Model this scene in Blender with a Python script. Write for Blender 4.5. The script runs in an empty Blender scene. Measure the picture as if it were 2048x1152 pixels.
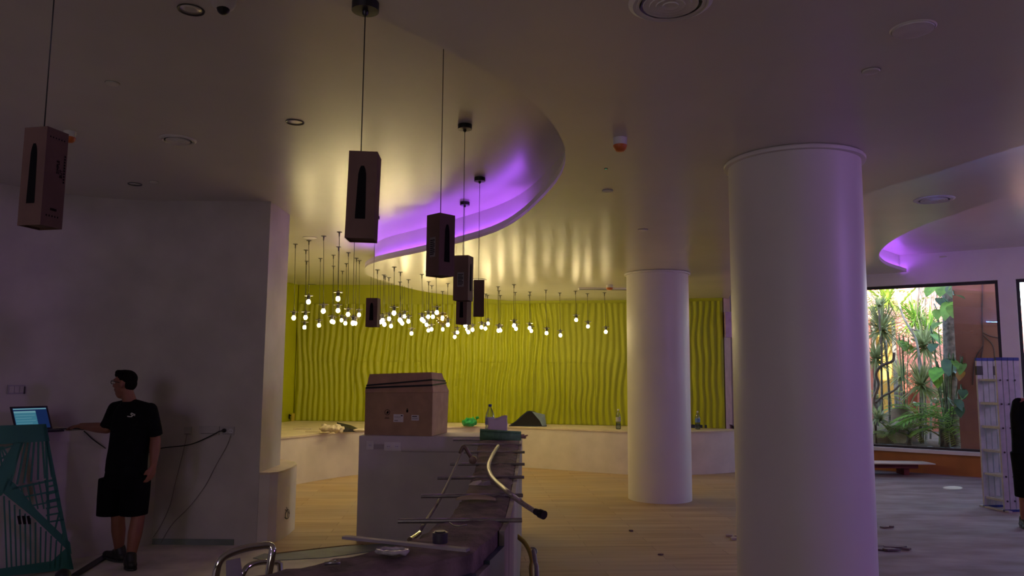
import bpy, bmesh, math, random
from math import sin, cos, pi, radians, sqrt, atan2, tan
from mathutils import Vector, Matrix, noise

S = bpy.context.scene
COL = S.collection
# ---------------------------------------------------------------- camera
F, PITCH, ROLL, EYE = 1550.0, radians(6.3), 0.008, 1.70
cd = bpy.data.cameras.new('camera'); cam = bpy.data.objects.new('camera', cd); COL.objects.link(cam)
cd.sensor_width = 36.0; cd.lens = F / 2048 * 36.0; cd.clip_start = 0.05; cd.clip_end = 300
cam.matrix_world = Matrix.Translation((0, 0, EYE)) @ Matrix.Rotation(pi / 2 + PITCH, 4, 'X') @ Matrix.Rotation(ROLL, 4, 'Z')
S.camera = cam
# ---------------------------------------------------------------- world, sun, exposure
S.view_settings.view_transform = 'Standard'; S.view_settings.look = 'None'
S.view_settings.exposure = 0.0; S.view_settings.gamma = 1.0; S.view_settings.use_curve_mapping = False
SKY_STRENGTH, SUN_STRENGTH = 1.45, 20.0
BULB_W, PURPLE_W, BLUE_W = 80.0, 20.0, 75.0
SUN_DIR = Vector((0.34, 0.62, -0.31)).normalized()
w = bpy.data.worlds.new('world'); S.world = w; w.use_nodes = True
wn = w.node_tree; bgn = wn.nodes['Background']
sk = wn.nodes.new('ShaderNodeTexSky'); sk.sky_type = 'NISHITA'; sk.sun_disc = False
sk.sun_elevation = radians(24); sk.sun_rotation = radians(205)
wn.links.new(sk.outputs[0], bgn.inputs[0]); bgn.inputs[1].default_value = SKY_STRENGTH
sl = bpy.data.lights.new('sun', 'SUN'); sl.energy = SUN_STRENGTH; sl.angle = radians(0.6); sl.color = (1, .93, .82)
so = bpy.data.objects.new('sun', sl); COL.objects.link(so); so.rotation_euler = SUN_DIR.to_track_quat('-Z', 'Y').to_euler()
S.cycles.caustics_reflective = False; S.cycles.caustics_refractive = False
S.cycles.max_bounces = 8; S.cycles.diffuse_bounces = 5; S.cycles.glossy_bounces = 3
S.cycles.transparent_max_bounces = 12; S.cycles.sample_clamp_indirect = 4.0

def area(name, loc, aim, size, watts, color, size_y=None):
    l = bpy.data.lights.new(name, 'AREA'); l.energy = watts; l.color = color; l.size = size
    if size_y: l.shape = 'RECTANGLE'; l.size_y = size_y
    o = bpy.data.objects.new(name, l); COL.objects.link(o); o.location = loc
    o.rotation_euler = (Vector(aim) - Vector(loc)).to_track_quat('-Z', 'Y').to_euler(); return o
# added fill lights standing in for unseen sources behind the camera and right
area('violet_wash_fill', (-3.2, -1.5, 3.0), (-4.5, 7.0, 2.0), 0.5, 16, (.45, .28, 1.0))
area('warm_back_fill', (-2.8, -4.2, 2.9), (-2.8, 7.0, 1.4), 3.0, 60, (1.0, .89, .80))
area('right_violet_fill', (6.6, 2.2, 3.0), (2.2, 7.0, 1.0), 0.5, 44, (.58, .27, 1.0))
area('right_lilac_fill', (9.6, 9.4, 2.6), (3.0, 12.0, 0.6), 1.2, 26, (.82, .56, 1.0))

# ---------------------------------------------------------------- view geometry -> real positions
CP, SP = cos(PITCH), sin(PITCH); CR, SR = cos(ROLL), sin(ROLL)
def ray(px, py):
    u, v = px - 1024.0, py - 576.0
    x, z = (CR * u + SR * v) / F, -(-SR * u + CR * v) / F
    return Vector((x, CP - z * SP, SP + z * CP))
O = Vector((0, 0, EYE))
def onz(px, py, z): d = ray(px, py); return O + d * ((z - EYE) / d.z)
def ony(px, py, y): d = ray(px, py); return O + d * (y / d.y)
def onplane(px, py, p, n): d = ray(px, py); return O + d * ((Vector(p) - O).dot(n) / d.dot(n))

# ---------------------------------------------------------------- materials
MATS = {}
def M(name, col, rough=.6, metal=0.0, var=.08, scale=6.0, bump=0.0, bscale=60.0, spec=.5, col2=None, stretch=None):
    if name in MATS: return MATS[name]
    m = bpy.data.materials.new(name); m.use_nodes = True; MATS[name] = m
    nt = m.node_tree; b = nt.nodes['Principled BSDF']
    b.inputs['Roughness'].default_value = rough; b.inputs['Metallic'].default_value = metal
    b.inputs['Specular IOR Level'].default_value = spec
    tc = nt.nodes.new('ShaderNodeTexCoord'); mp = nt.nodes.new('ShaderNodeMapping')
    nt.links.new(tc.outputs['Object'], mp.inputs[0])
    if stretch: mp.inputs['Scale'].default_value = stretch
    nz = nt.nodes.new('ShaderNodeTexNoise'); nz.inputs['Scale'].default_value = scale; nz.inputs['Detail'].default_value = 5
    nt.links.new(mp.outputs[0], nz.inputs['Vector'])
    rp = nt.nodes.new('ShaderNodeValToRGB')
    c2 = col2 or tuple(c * (1 - var * 2) for c in col)
    c1 = col if col2 else tuple(min(1, c * (1 + var)) for c in col)
    rp.color_ramp.elements[0].position = .32; rp.color_ramp.elements[1].position = .68
    rp.color_ramp.elements[0].color = (*c2, 1); rp.color_ramp.elements[1].color = (*c1, 1)
    nt.links.new(nz.outputs['Fac'], rp.inputs[0]); nt.links.new(rp.outputs[0], b.inputs['Base Color'])
    if bump:
        n2 = nt.nodes.new('ShaderNodeTexNoise'); n2.inputs['Scale'].default_value = bscale; n2.inputs['Detail'].default_value = 4
        nt.links.new(mp.outputs[0], n2.inputs['Vector'])
        bp = nt.nodes.new('ShaderNodeBump'); bp.inputs['Strength'].default_value = bump; bp.inputs['Distance'].default_value = .01
        nt.links.new(n2.outputs['Fac'], bp.inputs['Height']); nt.links.new(bp.outputs[0], b.inputs['Normal'])
    return m
def EM(name, col, strength):
    m = bpy.data.materials.new(name); m.use_nodes = True; nt = m.node_tree
    nt.nodes.remove(nt.nodes['Principled BSDF']); e = nt.nodes.new('ShaderNodeEmission')
    e.inputs[0].default_value = (*col, 1); e.inputs[1].default_value = strength
    nt.links.new(e.outputs[0], nt.nodes['Material Output'].inputs[0]); MATS[name] = m; return m
def GLASS(name, tint, refl=.08, rough=0.0):
    m = bpy.data.materials.new(name); m.use_nodes = True; nt = m.node_tree; nt.nodes.remove(nt.nodes['Principled BSDF'])
    t = nt.nodes.new('ShaderNodeBsdfTransparent'); t.inputs[0].default_value = (*tint, 1)
    g = nt.nodes.new('ShaderNodeBsdfGlossy'); g.inputs['Roughness'].default_value = rough
    lw = nt.nodes.new('ShaderNodeLayerWeight'); lw.inputs[0].default_value = .35
    ma = nt.nodes.new('ShaderNodeMath'); ma.operation = 'MULTIPLY_ADD'; ma.inputs[1].default_value = .6; ma.inputs[2].default_value = refl
    nt.links.new(lw.outputs['Fresnel'], ma.inputs[0])
    x = nt.nodes.new('ShaderNodeMixShader'); nt.links.new(ma.outputs[0], x.inputs[0])
    nt.links.new(t.outputs[0], x.inputs[1]); nt.links.new(g.outputs[0], x.inputs[2])
    nt.links.new(x.outputs[0], nt.nodes['Material Output'].inputs[0]); MATS[name] = m; return m

WHITE = M('white_paint', (.74, .72, .69), .55, var=.03, scale=2)
CEIL = M('satin_ceiling_paint', (.71, .68, .63), .27, var=.02, scale=1.5, bump=.05, bscale=3.0, spec=.5)
COLW = M('column_paint', (.76, .73, .71), .42, var=.02, scale=2)
GREYW = M('grey_plaster', (.60, .56, .53), .7, var=.06, scale=2.5, bump=.08, bscale=20)
GREEN = M('lime_paint', (.385, .415, .004), .55, var=.03, scale=1.5)
CREAM = M('cream_board', (.72, .62, .46), .6, var=.08, scale=4)
SCREED = M('screed', (.72, .70, .58), .8, var=.12, scale=3, bump=.15, bscale=40)
UNDERLAY = M('underlay', (.25, .29, .27), .7, var=.1, scale=4)
CONC = M('raw_concrete', (.24, .17, .17), .9, var=.25, scale=9, bump=.6, bscale=70)
CLAD = M('stained_board', (.34, .29, .30), .6, var=.25, scale=5, bump=.2, bscale=30, stretch=(1, 1, .15))
BLUEF = M('blue_membrane', (.05, .07, .12), .3, var=.3, scale=3)
CARD = M('cardboard', (.42, .27, .15), .75, var=.08, scale=7, bump=.06, bscale=90)
CARD_LIT = M('cardboard_lit', (.56, .35, .23), .75, var=.08, scale=7, bump=.06, bscale=90)  # paler copy of the cardboard, bulb light on the right side painted in
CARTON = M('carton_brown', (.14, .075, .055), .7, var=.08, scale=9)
PRINT = M('black_print', (.008, .007, .008), .85, var=.1, spec=.1)
BLACK = M('black_plastic', (.012, .012, .013), .4, var=.1)
DGREY = M('dark_grey_metal', (.06, .06, .06), .45, .3, var=.1)
STEEL = M('steel', (.42, .40, .40), .35, .9, var=.1, scale=20)
CHROME = M('chrome', (.75, .74, .74), .08, 1.0, var=.02)
ALU = M('aluminium', (.58, .58, .62), .45, .15, var=.06, scale=10)
PAPER = M('white_paper', (.72, .70, .66), .7, var=.04)
ORANGE = M('orange_plastic', (.62, .16, .03), .4, var=.06)
TEAL = M('teal_lacquer', (.022, .165, .115), .55, var=.06, scale=3)
SKIN = M('skin', (.29, .115, .068), .55, var=.06, scale=8)
HAIR = M('dark_hair', (.009, .007, .006), .85, spec=.1, var=.2, scale=60)
TEE = M('black_cotton', (.007, .007, .008), .9, spec=.12, var=.15, scale=12, bump=.3, bscale=18)
SHORT = M('black_canvas', (.006, .006, .007), .9, spec=.1, var=.15, scale=12, bump=.3, bscale=14)
SHOE = M('dark_shoe_leather', (.02, .019, .02), .5, var=.2, scale=12)
NAVY = M('navy_cover', (.02, .03, .07), .6, var=.15)
GREENP = M('green_plastic_film', (.01, .36, .10), .35, var=.2, scale=14)
GREENR = M('green_felt', (.16, .33, .18), .85, var=.15, scale=20)
SOIL = M('soil', (.06, .045, .035), .95, var=.4, scale=8, bump=.7, bscale=30)
ROCK = M('rock', (.32, .24, .20), .85, var=.25, scale=5, bump=.6, bscale=12)
PINK = M('pink_render', (.72, .28, .24), .8, var=.05, scale=3)
YELLOW = M('ochre_render', (.62, .36, .07), .8, var=.05, scale=3)
MAROON = M('maroon_render', (.30, .085, .06), .8, var=.08, scale=3)
ORW = M('orange_render', (.42, .17, .04), .7, var=.06, scale=3)
FRAME = M('dark_window_frame', (.03, .022, .022), .5, var=.1)
BARK = M('grey_bark', (.20, .17, .15), .9, var=.3, scale=14, bump=.6, bscale=30)
def LEAF(name, col, rough=.5, var=.25, scale=5):
    m = M(name, col, rough, var=var, scale=scale); nt = m.node_tree; b = nt.nodes['Principled BSDF']; out = nt.nodes['Material Output']
    tr = nt.nodes.new('ShaderNodeBsdfTranslucent'); src = b.inputs['Base Color'].links[0].from_socket; nt.links.new(src, tr.inputs[0])
    mx = nt.nodes.new('ShaderNodeMixShader'); mx.inputs[0].default_value = .42
    nt.links.new(b.outputs[0], mx.inputs[1]); nt.links.new(tr.outputs[0], mx.inputs[2]); nt.links.new(mx.outputs[0], out.inputs[0]); return m
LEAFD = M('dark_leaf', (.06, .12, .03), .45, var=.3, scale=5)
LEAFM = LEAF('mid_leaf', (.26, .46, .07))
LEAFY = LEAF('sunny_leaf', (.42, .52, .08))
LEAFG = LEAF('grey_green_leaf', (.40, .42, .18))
PETAL = M('white_petal', (.80, .80, .76), .5, var=.04)
YHOSE = M('yellow_hose_rubber', (.45, .36, .04), .45, var=.1)
REDB = M('red_brown_board', (.20, .035, .03), .5, var=.1)
BLUEP = M('blue_plastic', (.03, .06, .30), .4, var=.1)
PWIN = GLASS('window_pane', (.93, .95, .95), .03)
PET = GLASS('clear_plastic', (.80, .84, .86), .06, .08)
AMBER = GLASS('amber_glass', (.96, .86, .62), .05)
MILK = M('milky_plastic', (.70, .68, .70), .4, var=.05)
BULB = EM('bulb_glow', (1.0, .79, .38), BULB_W)
VIOLET = EM('violet_led', (.40, .09, 1.0), PURPLE_W)
BLUEL = EM('blue_led', (.13, .30, 1.0), BLUE_W)
PINKL = EM('pink_led', (.90, .22, .62), 9.0)
# laminate floor: streaky planks with fine joints, dust towards the entrance
def floor_mat():
    m = bpy.data.materials.new('laminate'); m.use_nodes = True; nt = m.node_tree; b = nt.nodes['Principled BSDF']; L = nt.links.new
    tc = nt.nodes.new('ShaderNodeTexCoord')
    mp = nt.nodes.new('ShaderNodeMapping'); mp.inputs['Rotation'].default_value = (0, 0, radians(-4)); L(tc.outputs['Object'], mp.inputs[0])
    br = nt.nodes.new('ShaderNodeTexBrick'); L(mp.outputs[0], br.inputs['Vector'])
    br.inputs['Scale'].default_value = 1; br.inputs['Brick Width'].default_value = 1.3; br.inputs['Row Height'].default_value = .19
    br.inputs['Mortar Size'].default_value = .004; br.inputs['Mortar Smooth'].default_value = .2; br.inputs['Bias'].default_value = 0
    br.inputs['Color1'].default_value = (.50, .36, .20, 1); br.inputs['Color2'].default_value = (.42, .29, .155, 1); br.inputs['Mortar'].default_value = (.30, .20, .11, 1)
    m2 = nt.nodes.new('ShaderNodeMapping'); m2.inputs['Scale'].default_value = (.5, 6, 1); L(mp.outputs[0], m2.inputs[0])
    nz = nt.nodes.new('ShaderNodeTexNoise'); nz.inputs['Scale'].default_value = 2.2; nz.inputs['Detail'].default_value = 6; L(m2.outputs[0], nz.inputs['Vector'])
    mr = nt.nodes.new('ShaderNodeMapRange'); mr.inputs[1].default_value = .3; mr.inputs[2].default_value = .7; mr.inputs[3].default_value = .80; mr.inputs[4].default_value = 1.14; L(nz.outputs['Fac'], mr.inputs[0])
    mu = nt.nodes.new('ShaderNodeMix'); mu.data_type = 'RGBA'; mu.blend_type = 'MULTIPLY'; mu.inputs[0].default_value = 1
    L(br.outputs['Color'], mu.inputs[6]); L(mr.outputs[0], mu.inputs[7])
    n3 = nt.nodes.new('ShaderNodeTexNoise'); n3.inputs['Scale'].default_value = .8; n3.inputs['Detail'].default_value = 6; L(tc.outputs['Object'], n3.inputs['Vector'])
    r3 = nt.nodes.new('ShaderNodeMapRange'); r3.inputs[1].default_value = .42; r3.inputs[2].default_value = .66; r3.inputs[3].default_value = 0; r3.inputs[4].default_value = .55; L(n3.outputs['Fac'], r3.inputs[0])
    mx = nt.nodes.new('ShaderNodeMix'); mx.data_type = 'RGBA'; L(r3.outputs[0], mx.inputs[0]); L(mu.outputs[2], mx.inputs[6]); mx.inputs[7].default_value = (.40, .33, .25, 1)
    L(mx.outputs[2], b.inputs['Base Color']); b.inputs['Roughness'].default_value = .62; b.inputs['Specular IOR Level'].default_value = .3
    bp = nt.nodes.new('ShaderNodeBump'); bp.inputs['Strength'].default_value = .2; bp.inputs['Distance'].default_value = .003; L(br.outputs['Fac'], bp.inputs['Height']); bp.invert = True
    L(bp.outputs[0], b.inputs['Normal']); return m
LAM = floor_mat()
DUSTY = M('dusty_floor', (.36, .31, .30), .8, var=.3, scale=1.6, bump=.15, bscale=30, col2=(.20, .15, .14), stretch=(1, 2.2, 1))

# ---------------------------------------------------------------- mesh helpers
class MB:
    def __init__(s): s.v = []; s.f = []; s.fm = []; s.mats = []
    def mi(s, m):
        if m not in s.mats: s.mats.append(m)
        return s.mats.index(m)
    def add(s, vs, fs, m=None):
        b = len(s.v); s.v += [Vector(p) for p in vs]; k = s.mi(m) if m else 0
        for f in fs: s.f.append(tuple(i + b for i in f)); s.fm.append(k)
        return s
    def box(s, c, d, mtx=None, m=None):
        c, h = Vector(c), Vector(d) / 2
        vs = [Vector((c.x + x * h.x, c.y + y * h.y, c.z + z * h.z)) for x in (-1, 1) for y in (-1, 1) for z in (-1, 1)]
        if mtx: vs = [mtx @ p for p in vs]
        return s.add(vs, [(0, 1, 3, 2), (4, 6, 7, 5), (0, 4, 5, 1), (2, 3, 7, 6), (0, 2, 6, 4), (1, 5, 7, 3)], m)
    def prism(s, poly, z0, z1, m=None):
        n = len(poly); a = sum(poly[i][0] * poly[(i + 1) % n][1] - poly[(i + 1) % n][0] * poly[i][1] for i in range(n))
        if a < 0: poly = poly[::-1]
        vs = [(p[0], p[1], z0) for p in poly] + [(p[0], p[1], z1) for p in poly]
        fs = [tuple(range(n - 1, -1, -1)), tuple(range(n, 2 * n))] + [(i, (i + 1) % n, n + (i + 1) % n, n + i) for i in range(n)]
        return s.add(vs, fs, m)
    def tube(s, pts, r, n=8, m=None, cap=True):
        pts = [Vector(p) for p in pts]; rs = r if isinstance(r, (list, tuple)) else [r] * len(pts)
        vs, fs = [], []; up = Vector((0, 0, 1)); x = None
        for i, p in enumerate(pts):
            t = (pts[min(i + 1, len(pts) - 1)] - pts[max(i - 1, 0)]).normalized()
            if x is None: x = t.cross(up if abs(t.z) < .95 else Vector((1, 0, 0))).normalized()
            else: x = (x - t * x.dot(t)).normalized()
            y = t.cross(x)
            for k in range(n): a = 2 * pi * k / n; vs.append(p + (x * cos(a) + y * sin(a)) * rs[i])
        for i in range(len(pts) - 1):
            for k in range(n): fs.append((i * n + k, i * n + (k + 1) % n, (i + 1) * n + (k + 1) % n, (i + 1) * n + k))
        if cap: fs.append(tuple(range(n - 1, -1, -1))); fs.append(tuple(range((len(pts) - 1) * n, len(pts) * n)))
        return s.add(vs, fs, m)
    def lathe(s, prof, c=(0, 0, 0), n=24, m=None, mtx=None):   # prof: (r, z)
        c = Vector(c); vs, fs = [], []
        for r, z in prof:
            for k in range(n): a = 2 * pi * k / n; vs.append(Vector((r * cos(a), r * sin(a), z)))
        if mtx: vs = [mtx @ p for p in vs]
        vs = [p + c for p in vs]
        for i in range(len(prof) - 1):
            for k in range(n): fs.append((i * n + k, i * n + (k + 1) % n, (i + 1) * n + (k + 1) % n, (i + 1) * n + k))
        if prof[0][0] > 1e-6: fs.append(tuple(range(n - 1, -1, -1)))
        if prof[-1][0] > 1e-6: fs.append(tuple(range((len(prof) - 1) * n, len(prof) * n)))
        return s.add(vs, fs, m)
    def ell(s, c, r, mtx=None, m=None, nu=14, nv=9):
        vs, fs = [], []
        for j in range(nv + 1):
            th = pi * j / nv
            for i in range(nu): ph = 2 * pi * i / nu; vs.append(Vector((r[0] * sin(th) * cos(ph), r[1] * sin(th) * sin(ph), r[2] * cos(th))))
        if mtx: vs = [mtx @ p for p in vs]
        vs = [p + Vector(c) for p in vs]
        for j in range(nv):
            for i in range(nu): fs.append((j * nu + i, (j + 1) * nu + i, (j + 1) * nu + (i + 1) % nu, j * nu + (i + 1) % nu))
        return s.add(vs, fs, m)
    def cap(s, a, ra, b, rb, n=12):                              # tapered capsule
        a, b = Vector(a), Vector(b); d = (b - a).normalized(); pts, rs = [], []
        for k in range(4): t = pi / 2 * (1 - k / 4); pts.append(a - d * ra * sin(t)); rs.append(max(ra * cos(t), ra * .02))
        pts.append(a); rs.append(ra); pts.append(b); rs.append(rb)
        for k in range(1, 5): t = pi / 2 * k / 4; pts.append(b + d * rb * sin(t)); rs.append(max(rb * cos(t), rb * .02))
        return s.tube(pts, rs, n)
    def loft(s, secs, n=20, e=2.4):                              # secs: (center, rx, ry, yaw)
        vs, fs = [], []
        for c, rx, ry, yaw in secs:
            for k in range(n):
                a = 2 * pi * k / n; cx, cy = cos(a), sin(a)
                x = rx * abs(cx) ** (2 / e) * (1 if cx > 0 else -1); y = ry * abs(cy) ** (2 / e) * (1 if cy > 0 else -1)
                vs.append((c[0] + x * cos(yaw) - y * sin(yaw), c[1] + x * sin(yaw) + y * cos(yaw), c[2]))
        for i in range(len(secs) - 1):
            for k in range(n): fs.append((i * n + k, i * n + (k + 1) % n, (i + 1) * n + (k + 1) % n, (i + 1) * n + k))
        fs.append(tuple(range(n - 1, -1, -1))); fs.append(tuple(range((len(secs) - 1) * n, len(secs) * n)))
        return s.add(vs, fs)
    def mesh(s, name, mat, off=None, smooth=False):
        me = bpy.data.meshes.new(name); o = off or Vector()
        me.from_pydata([p - o for p in s.v], [], s.f)
        mats = s.mats if s.mats else [mat]
        for m_ in mats: me.materials.append(m_)
        if s.mats: me.polygons.foreach_set('material_index', s.fm)
        bm = bmesh.new(); bm.from_mesh(me); bmesh.ops.recalc_face_normals(bm, faces=bm.faces); bm.to_mesh(me); bm.free()
        if smooth:
            me.shade_smooth() if smooth is True else me.set_sharp_from_angle(angle=radians(smooth))
            if smooth is not True:
                me.polygons.foreach_set('use_smooth', [True] * len(me.polygons))
        me.update(); return me
    def build(s, name, mat=None, parent=None, smooth=40, world=True, label=None):
        off = root_loc(parent) if (parent and world) else Vector()
        o = bpy.data.objects.new(name, s.mesh(name, mat, off, smooth)); COL.objects.link(o)
        if parent: o.parent = parent
        if label: o['label'] = label
        return o
def root_loc(p):
    v = Vector()
    while p is not None: v += p.location; p = p.parent
    return v
def tag(o, label, cat, group=None):
    o['label'] = label; o['category'] = cat
    if group: o['group'] = group
    return o
def thing(name, label, cat, loc=(0, 0, 0), group=None, rotz=0):
    o = bpy.data.objects.new(name, None); COL.objects.link(o); o.location = loc; o.rotation_euler = (0, 0, rotz); o.empty_display_size = .1
    return tag(o, label, cat, group)
def struct(o): o['kind'] = 'structure'; return o
def cr(pts, n=8, closed=False):                                  # Catmull-Rom
    P = [Vector(p) for p in pts]; out = []; N = len(P)
    rng = range(N) if closed else range(N - 1)
    for i in rng:
        p0 = P[(i - 1) % N] if closed or i > 0 else P[0] * 2 - P[1]
        p1, p2 = P[i], P[(i + 1) % N]
        p3 = P[(i + 2) % N] if closed or i + 2 < N else P[-1] * 2 - P[-2]
        for k in range(n):
            t = k / n; out.append(.5 * ((2 * p1) + (p2 - p0) * t + (2 * p0 - 5 * p1 + 4 * p2 - p3) * t * t + (3 * p1 - p0 - 3 * p2 + p3) * t ** 3))
    if not closed: out.append(P[-1])
    return out
def blob(mb, voxel, smooth, name, mat, parent=None, world=True, label=None):   # union of overlapping shapes -> one continuous skin
    me = bpy.data.meshes.new('tmp'); me.from_pydata(mb.v, [], mb.f)
    bm = bmesh.new(); bm.from_mesh(me); bmesh.ops.recalc_face_normals(bm, faces=bm.faces); bm.to_mesh(me); bm.free()
    t = bpy.data.objects.new('tmp', me); COL.objects.link(t)
    r = t.modifiers.new('r', 'REMESH'); r.mode = 'VOXEL'; r.voxel_size = voxel
    if smooth: k = t.modifiers.new('s', 'SMOOTH'); k.factor = .5; k.iterations = smooth
    dg = bpy.context.evaluated_depsgraph_get(); ev = t.evaluated_get(dg)
    nm = bpy.data.meshes.new_from_object(ev); bpy.data.objects.remove(t); bpy.data.meshes.remove(me)
    nm.name = name; nm.materials.clear(); nm.materials.append(mat); nm.shade_smooth()
    off = root_loc(parent) if (parent and world) else Vector()
    if off.length > 0: nm.transform(Matrix.Translation(-off))
    o = bpy.data.objects.new(name, nm); COL.objects.link(o)
    if parent: o.parent = parent
    if label: o['label'] = label
    return o
def text_mesh(body, size, ext=.0006):
    c = bpy.data.curves.new('txt', 'FONT'); c.body = body; c.size = size; c.align_x = 'CENTER'; c.align_y = 'CENTER'; c.extrude = ext; c.resolution_u = 2
    t = bpy.data.objects.new('tmp', c); COL.objects.link(t)
    dg = bpy.context.evaluated_depsgraph_get(); me = bpy.data.meshes.new_from_object(t.evaluated_get(dg))
    bpy.data.objects.remove(t); bpy.data.curves.remove(c); return me
def lettering(body, size, mtx, mat, parent, name='lettering'):
    me = text_mesh(body, size); me.name = name; me.materials.clear(); me.materials.append(mat)
    me.transform(Matrix.Translation(-root_loc(parent)) @ mtx)
    o = bpy.data.objects.new(name, me); COL.objects.link(o); o.parent = parent; return o
def copy_tree(o, parent=None):
    c = o.copy(); COL.objects.link(c)
    if parent: c.parent = parent
    for ch in list(o.children): copy_tree(ch, c)
    return c
RZ = lambda a: Matrix.Rotation(a, 4, 'Z')
RX = lambda a: Matrix.Rotation(a, 4, 'X')
RY = lambda a: Matrix.Rotation(a, 4, 'Y')
T = lambda *p: Matrix.Translation(Vector(p) if len(p) == 3 else p[0])
R = random.Random(7)
# ================================================================ THE SETTING
ZL, ZU, ZR, ZR2 = 3.12, 3.45, 3.60, 3.92
WA = Vector((6.664, 14.446, 0)); WT = Vector((.8186, -.5744, 0)); WN = Vector((.5744, .8186, 0))   # window wall: origin, along, outward
def ww(s, d, z): p = WA + WT * s + WN * d; return Vector((p.x, p.y, z))
WM = Matrix(((WT.x, WN.x, 0, WA.x), (WT.y, WN.y, 0, WA.y), (0, 0, 1, 0), (0, 0, 0, 1)))
def wbox(mb, s0, s1, d0, d1, z0, z1, m=None): return mb.box(((s0 + s1) / 2, (d0 + d1) / 2, (z0 + z1) / 2), (s1 - s0, d1 - d0, z1 - z0), WM, m)

struct(MB().prism([(-11, -7), (13, -7), (13, 10), tuple(ww(-2.9, .2, 0))[:2], (3.9, 17), (-11, 17)], -.12, 0).build('floor', SCREED, smooth=False))
# laminate laid over the screed (front edge is a curve), dusty bare floor near the entrance
lam = [(-6.6, 9.0), (-2.6, 8.2), (-2.32, 7.80), (-2.22, 7.47), (-1.62, 7.84), (-1.1, 8.03), (.05, 7.9), (.12, 6), (.1, 4.5), (.2, 3.0), (.3, 1.0), (.4, -3), (2.6, -3), (2.7, 2), (2.75, 6), (3.4, 9), (4.6, 11.5), (5.4, 15.2), (4.2, 16.6), (-6.6, 16.6)]
struct(MB().prism(lam, 0.001, .014).build('floor_laminate', LAM, smooth=False))
dus = [(2.61, -3), (2.71, 2), (2.76, 6), (3.41, 9), (4.61, 11.5), (5.41, 15.2)] + [tuple(ww(-1.2, -.05, 0))[:2], tuple(ww(7, -.05, 0))[:2], (12.8, 9), (12.8, -3)]
struct(MB().prism(dus, 0.001, .009).build('floor_entrance', DUSTY, smooth=False))
MB().prism([(-2.35, 7.32), (-2.2, 7.22), (-1.7, 7.35), (-1.35, 7.6), (-1.05, 7.8), (-.9, 8.0), (-1.1, 8.02), (-1.62, 7.83), (-2.22, 7.46), (-2.30, 7.50)], .0005, .006).build('trim_1', UNDERLAY, smooth=False)
struct(bpy.data.objects['trim_1'])

# --- lower ceiling: its left edge is a sweeping S curve with a cove lip
scurve = cr([(-8.6, .45, 0), (-5, 1.25, 0), (-2.5, 2.15, 0), (-1.3, 2.68, 0), (-.843, 2.839, 0), (-.61, 2.926, 0), (-.244, 3.372, 0), (.086, 3.913, 0), (.331, 4.816, 0), (.289, 5.902, 0), (-.124, 7.608, 0), (-.957, 8.907, 0), (-1.80, 10.0, 0), (-2.08, 10.9, 0), (-2.04, 11.885, 0), (-1.456, 13.697, 0), (-.231, 15.006, 0), (.3, 15.6, 0)], 8)
sc2 = [(p.x, p.y) for p in scurve]
rEdge = cr([(4.4, 16.2, 0), (3.95, 14.0, 0), (3.0, 10, 0), (2.68, 7.6, 0), (2.76, 6.02, 0), (2.93, 5.39, 0), (3.137, 4.63, 0), (3.9, 2.2, 0), (4.6, -.5, 0), (5.4, -6.9, 0)], 6)
re2 = [(p.x, p.y) for p in rEdge]
struct(MB().prism(sc2 + re2 + [(-8.6, -6.9)], ZL, ZL + .03).build('ceiling', CEIL, smooth=False))
def offs(path, d):                                               # offset a path to its right
    out = []
    for i, p in enumerate(path):
        t = (path[min(i + 1, len(path) - 1)] - path[max(i - 1, 0)]).normalized(); out.append(p + Vector((t.y, -t.x, 0)) * d)
    return out
def band(path, z0, z1, d0, d1):                                   # closed band between two offsets
    a, b = offs(path, d0), offs(path, d1); mb = MB(); vs, fs = [], []
    for p, q in zip(a, b): vs += [(p.x, p.y, z0), (q.x, q.y, z0), (q.x, q.y, z1), (p.x, p.y, z1)]
    for i in range(len(path) - 1):
        for k in range(4): fs.append((i * 4 + k, i * 4 + (k + 1) % 4, i * 4 + 4 + (k + 1) % 4, i * 4 + 4 + k))
    return mb.add(vs, fs)
ceil0 = bpy.data.objects['ceiling']
band(scurve, ZL + .0301, ZL + .075, 0.0, .018).build('cove_lip', WHITE, ceil0, smooth=50)
band(scurve, ZL + .0301, ZU, .13, .15).build('fascia', WHITE, ceil0, smooth=50)
led = scurve[8 * 10 - 2: 8 * 13]
MB().tube([p + Vector((0, 0, ZL + .048)) for p in offs(led, .07)], .012, 6).build('led_strip', VIOLET, ceil0, smooth=True, label='lit violet LED strip in the cove')
rev = rEdge[::-1]
band(rEdge, ZL + .0301, ZL + .075, 0, .018).build('cove_lip', WHITE, ceil0, smooth=50)
band(rEdge, ZL + .0301, ZR, .10, .12).build('fascia', WHITE, ceil0, smooth=50)
bl = [p for p in rEdge if -1 < p.y < 6.6]
MB().tube([p + Vector((0, 0, ZL + .082)) for p in offs(bl, .05)], .012, 6).build('led_strip', BLUEL, ceil0, smooth=True, label='lit blue LED strip in the cove')

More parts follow.
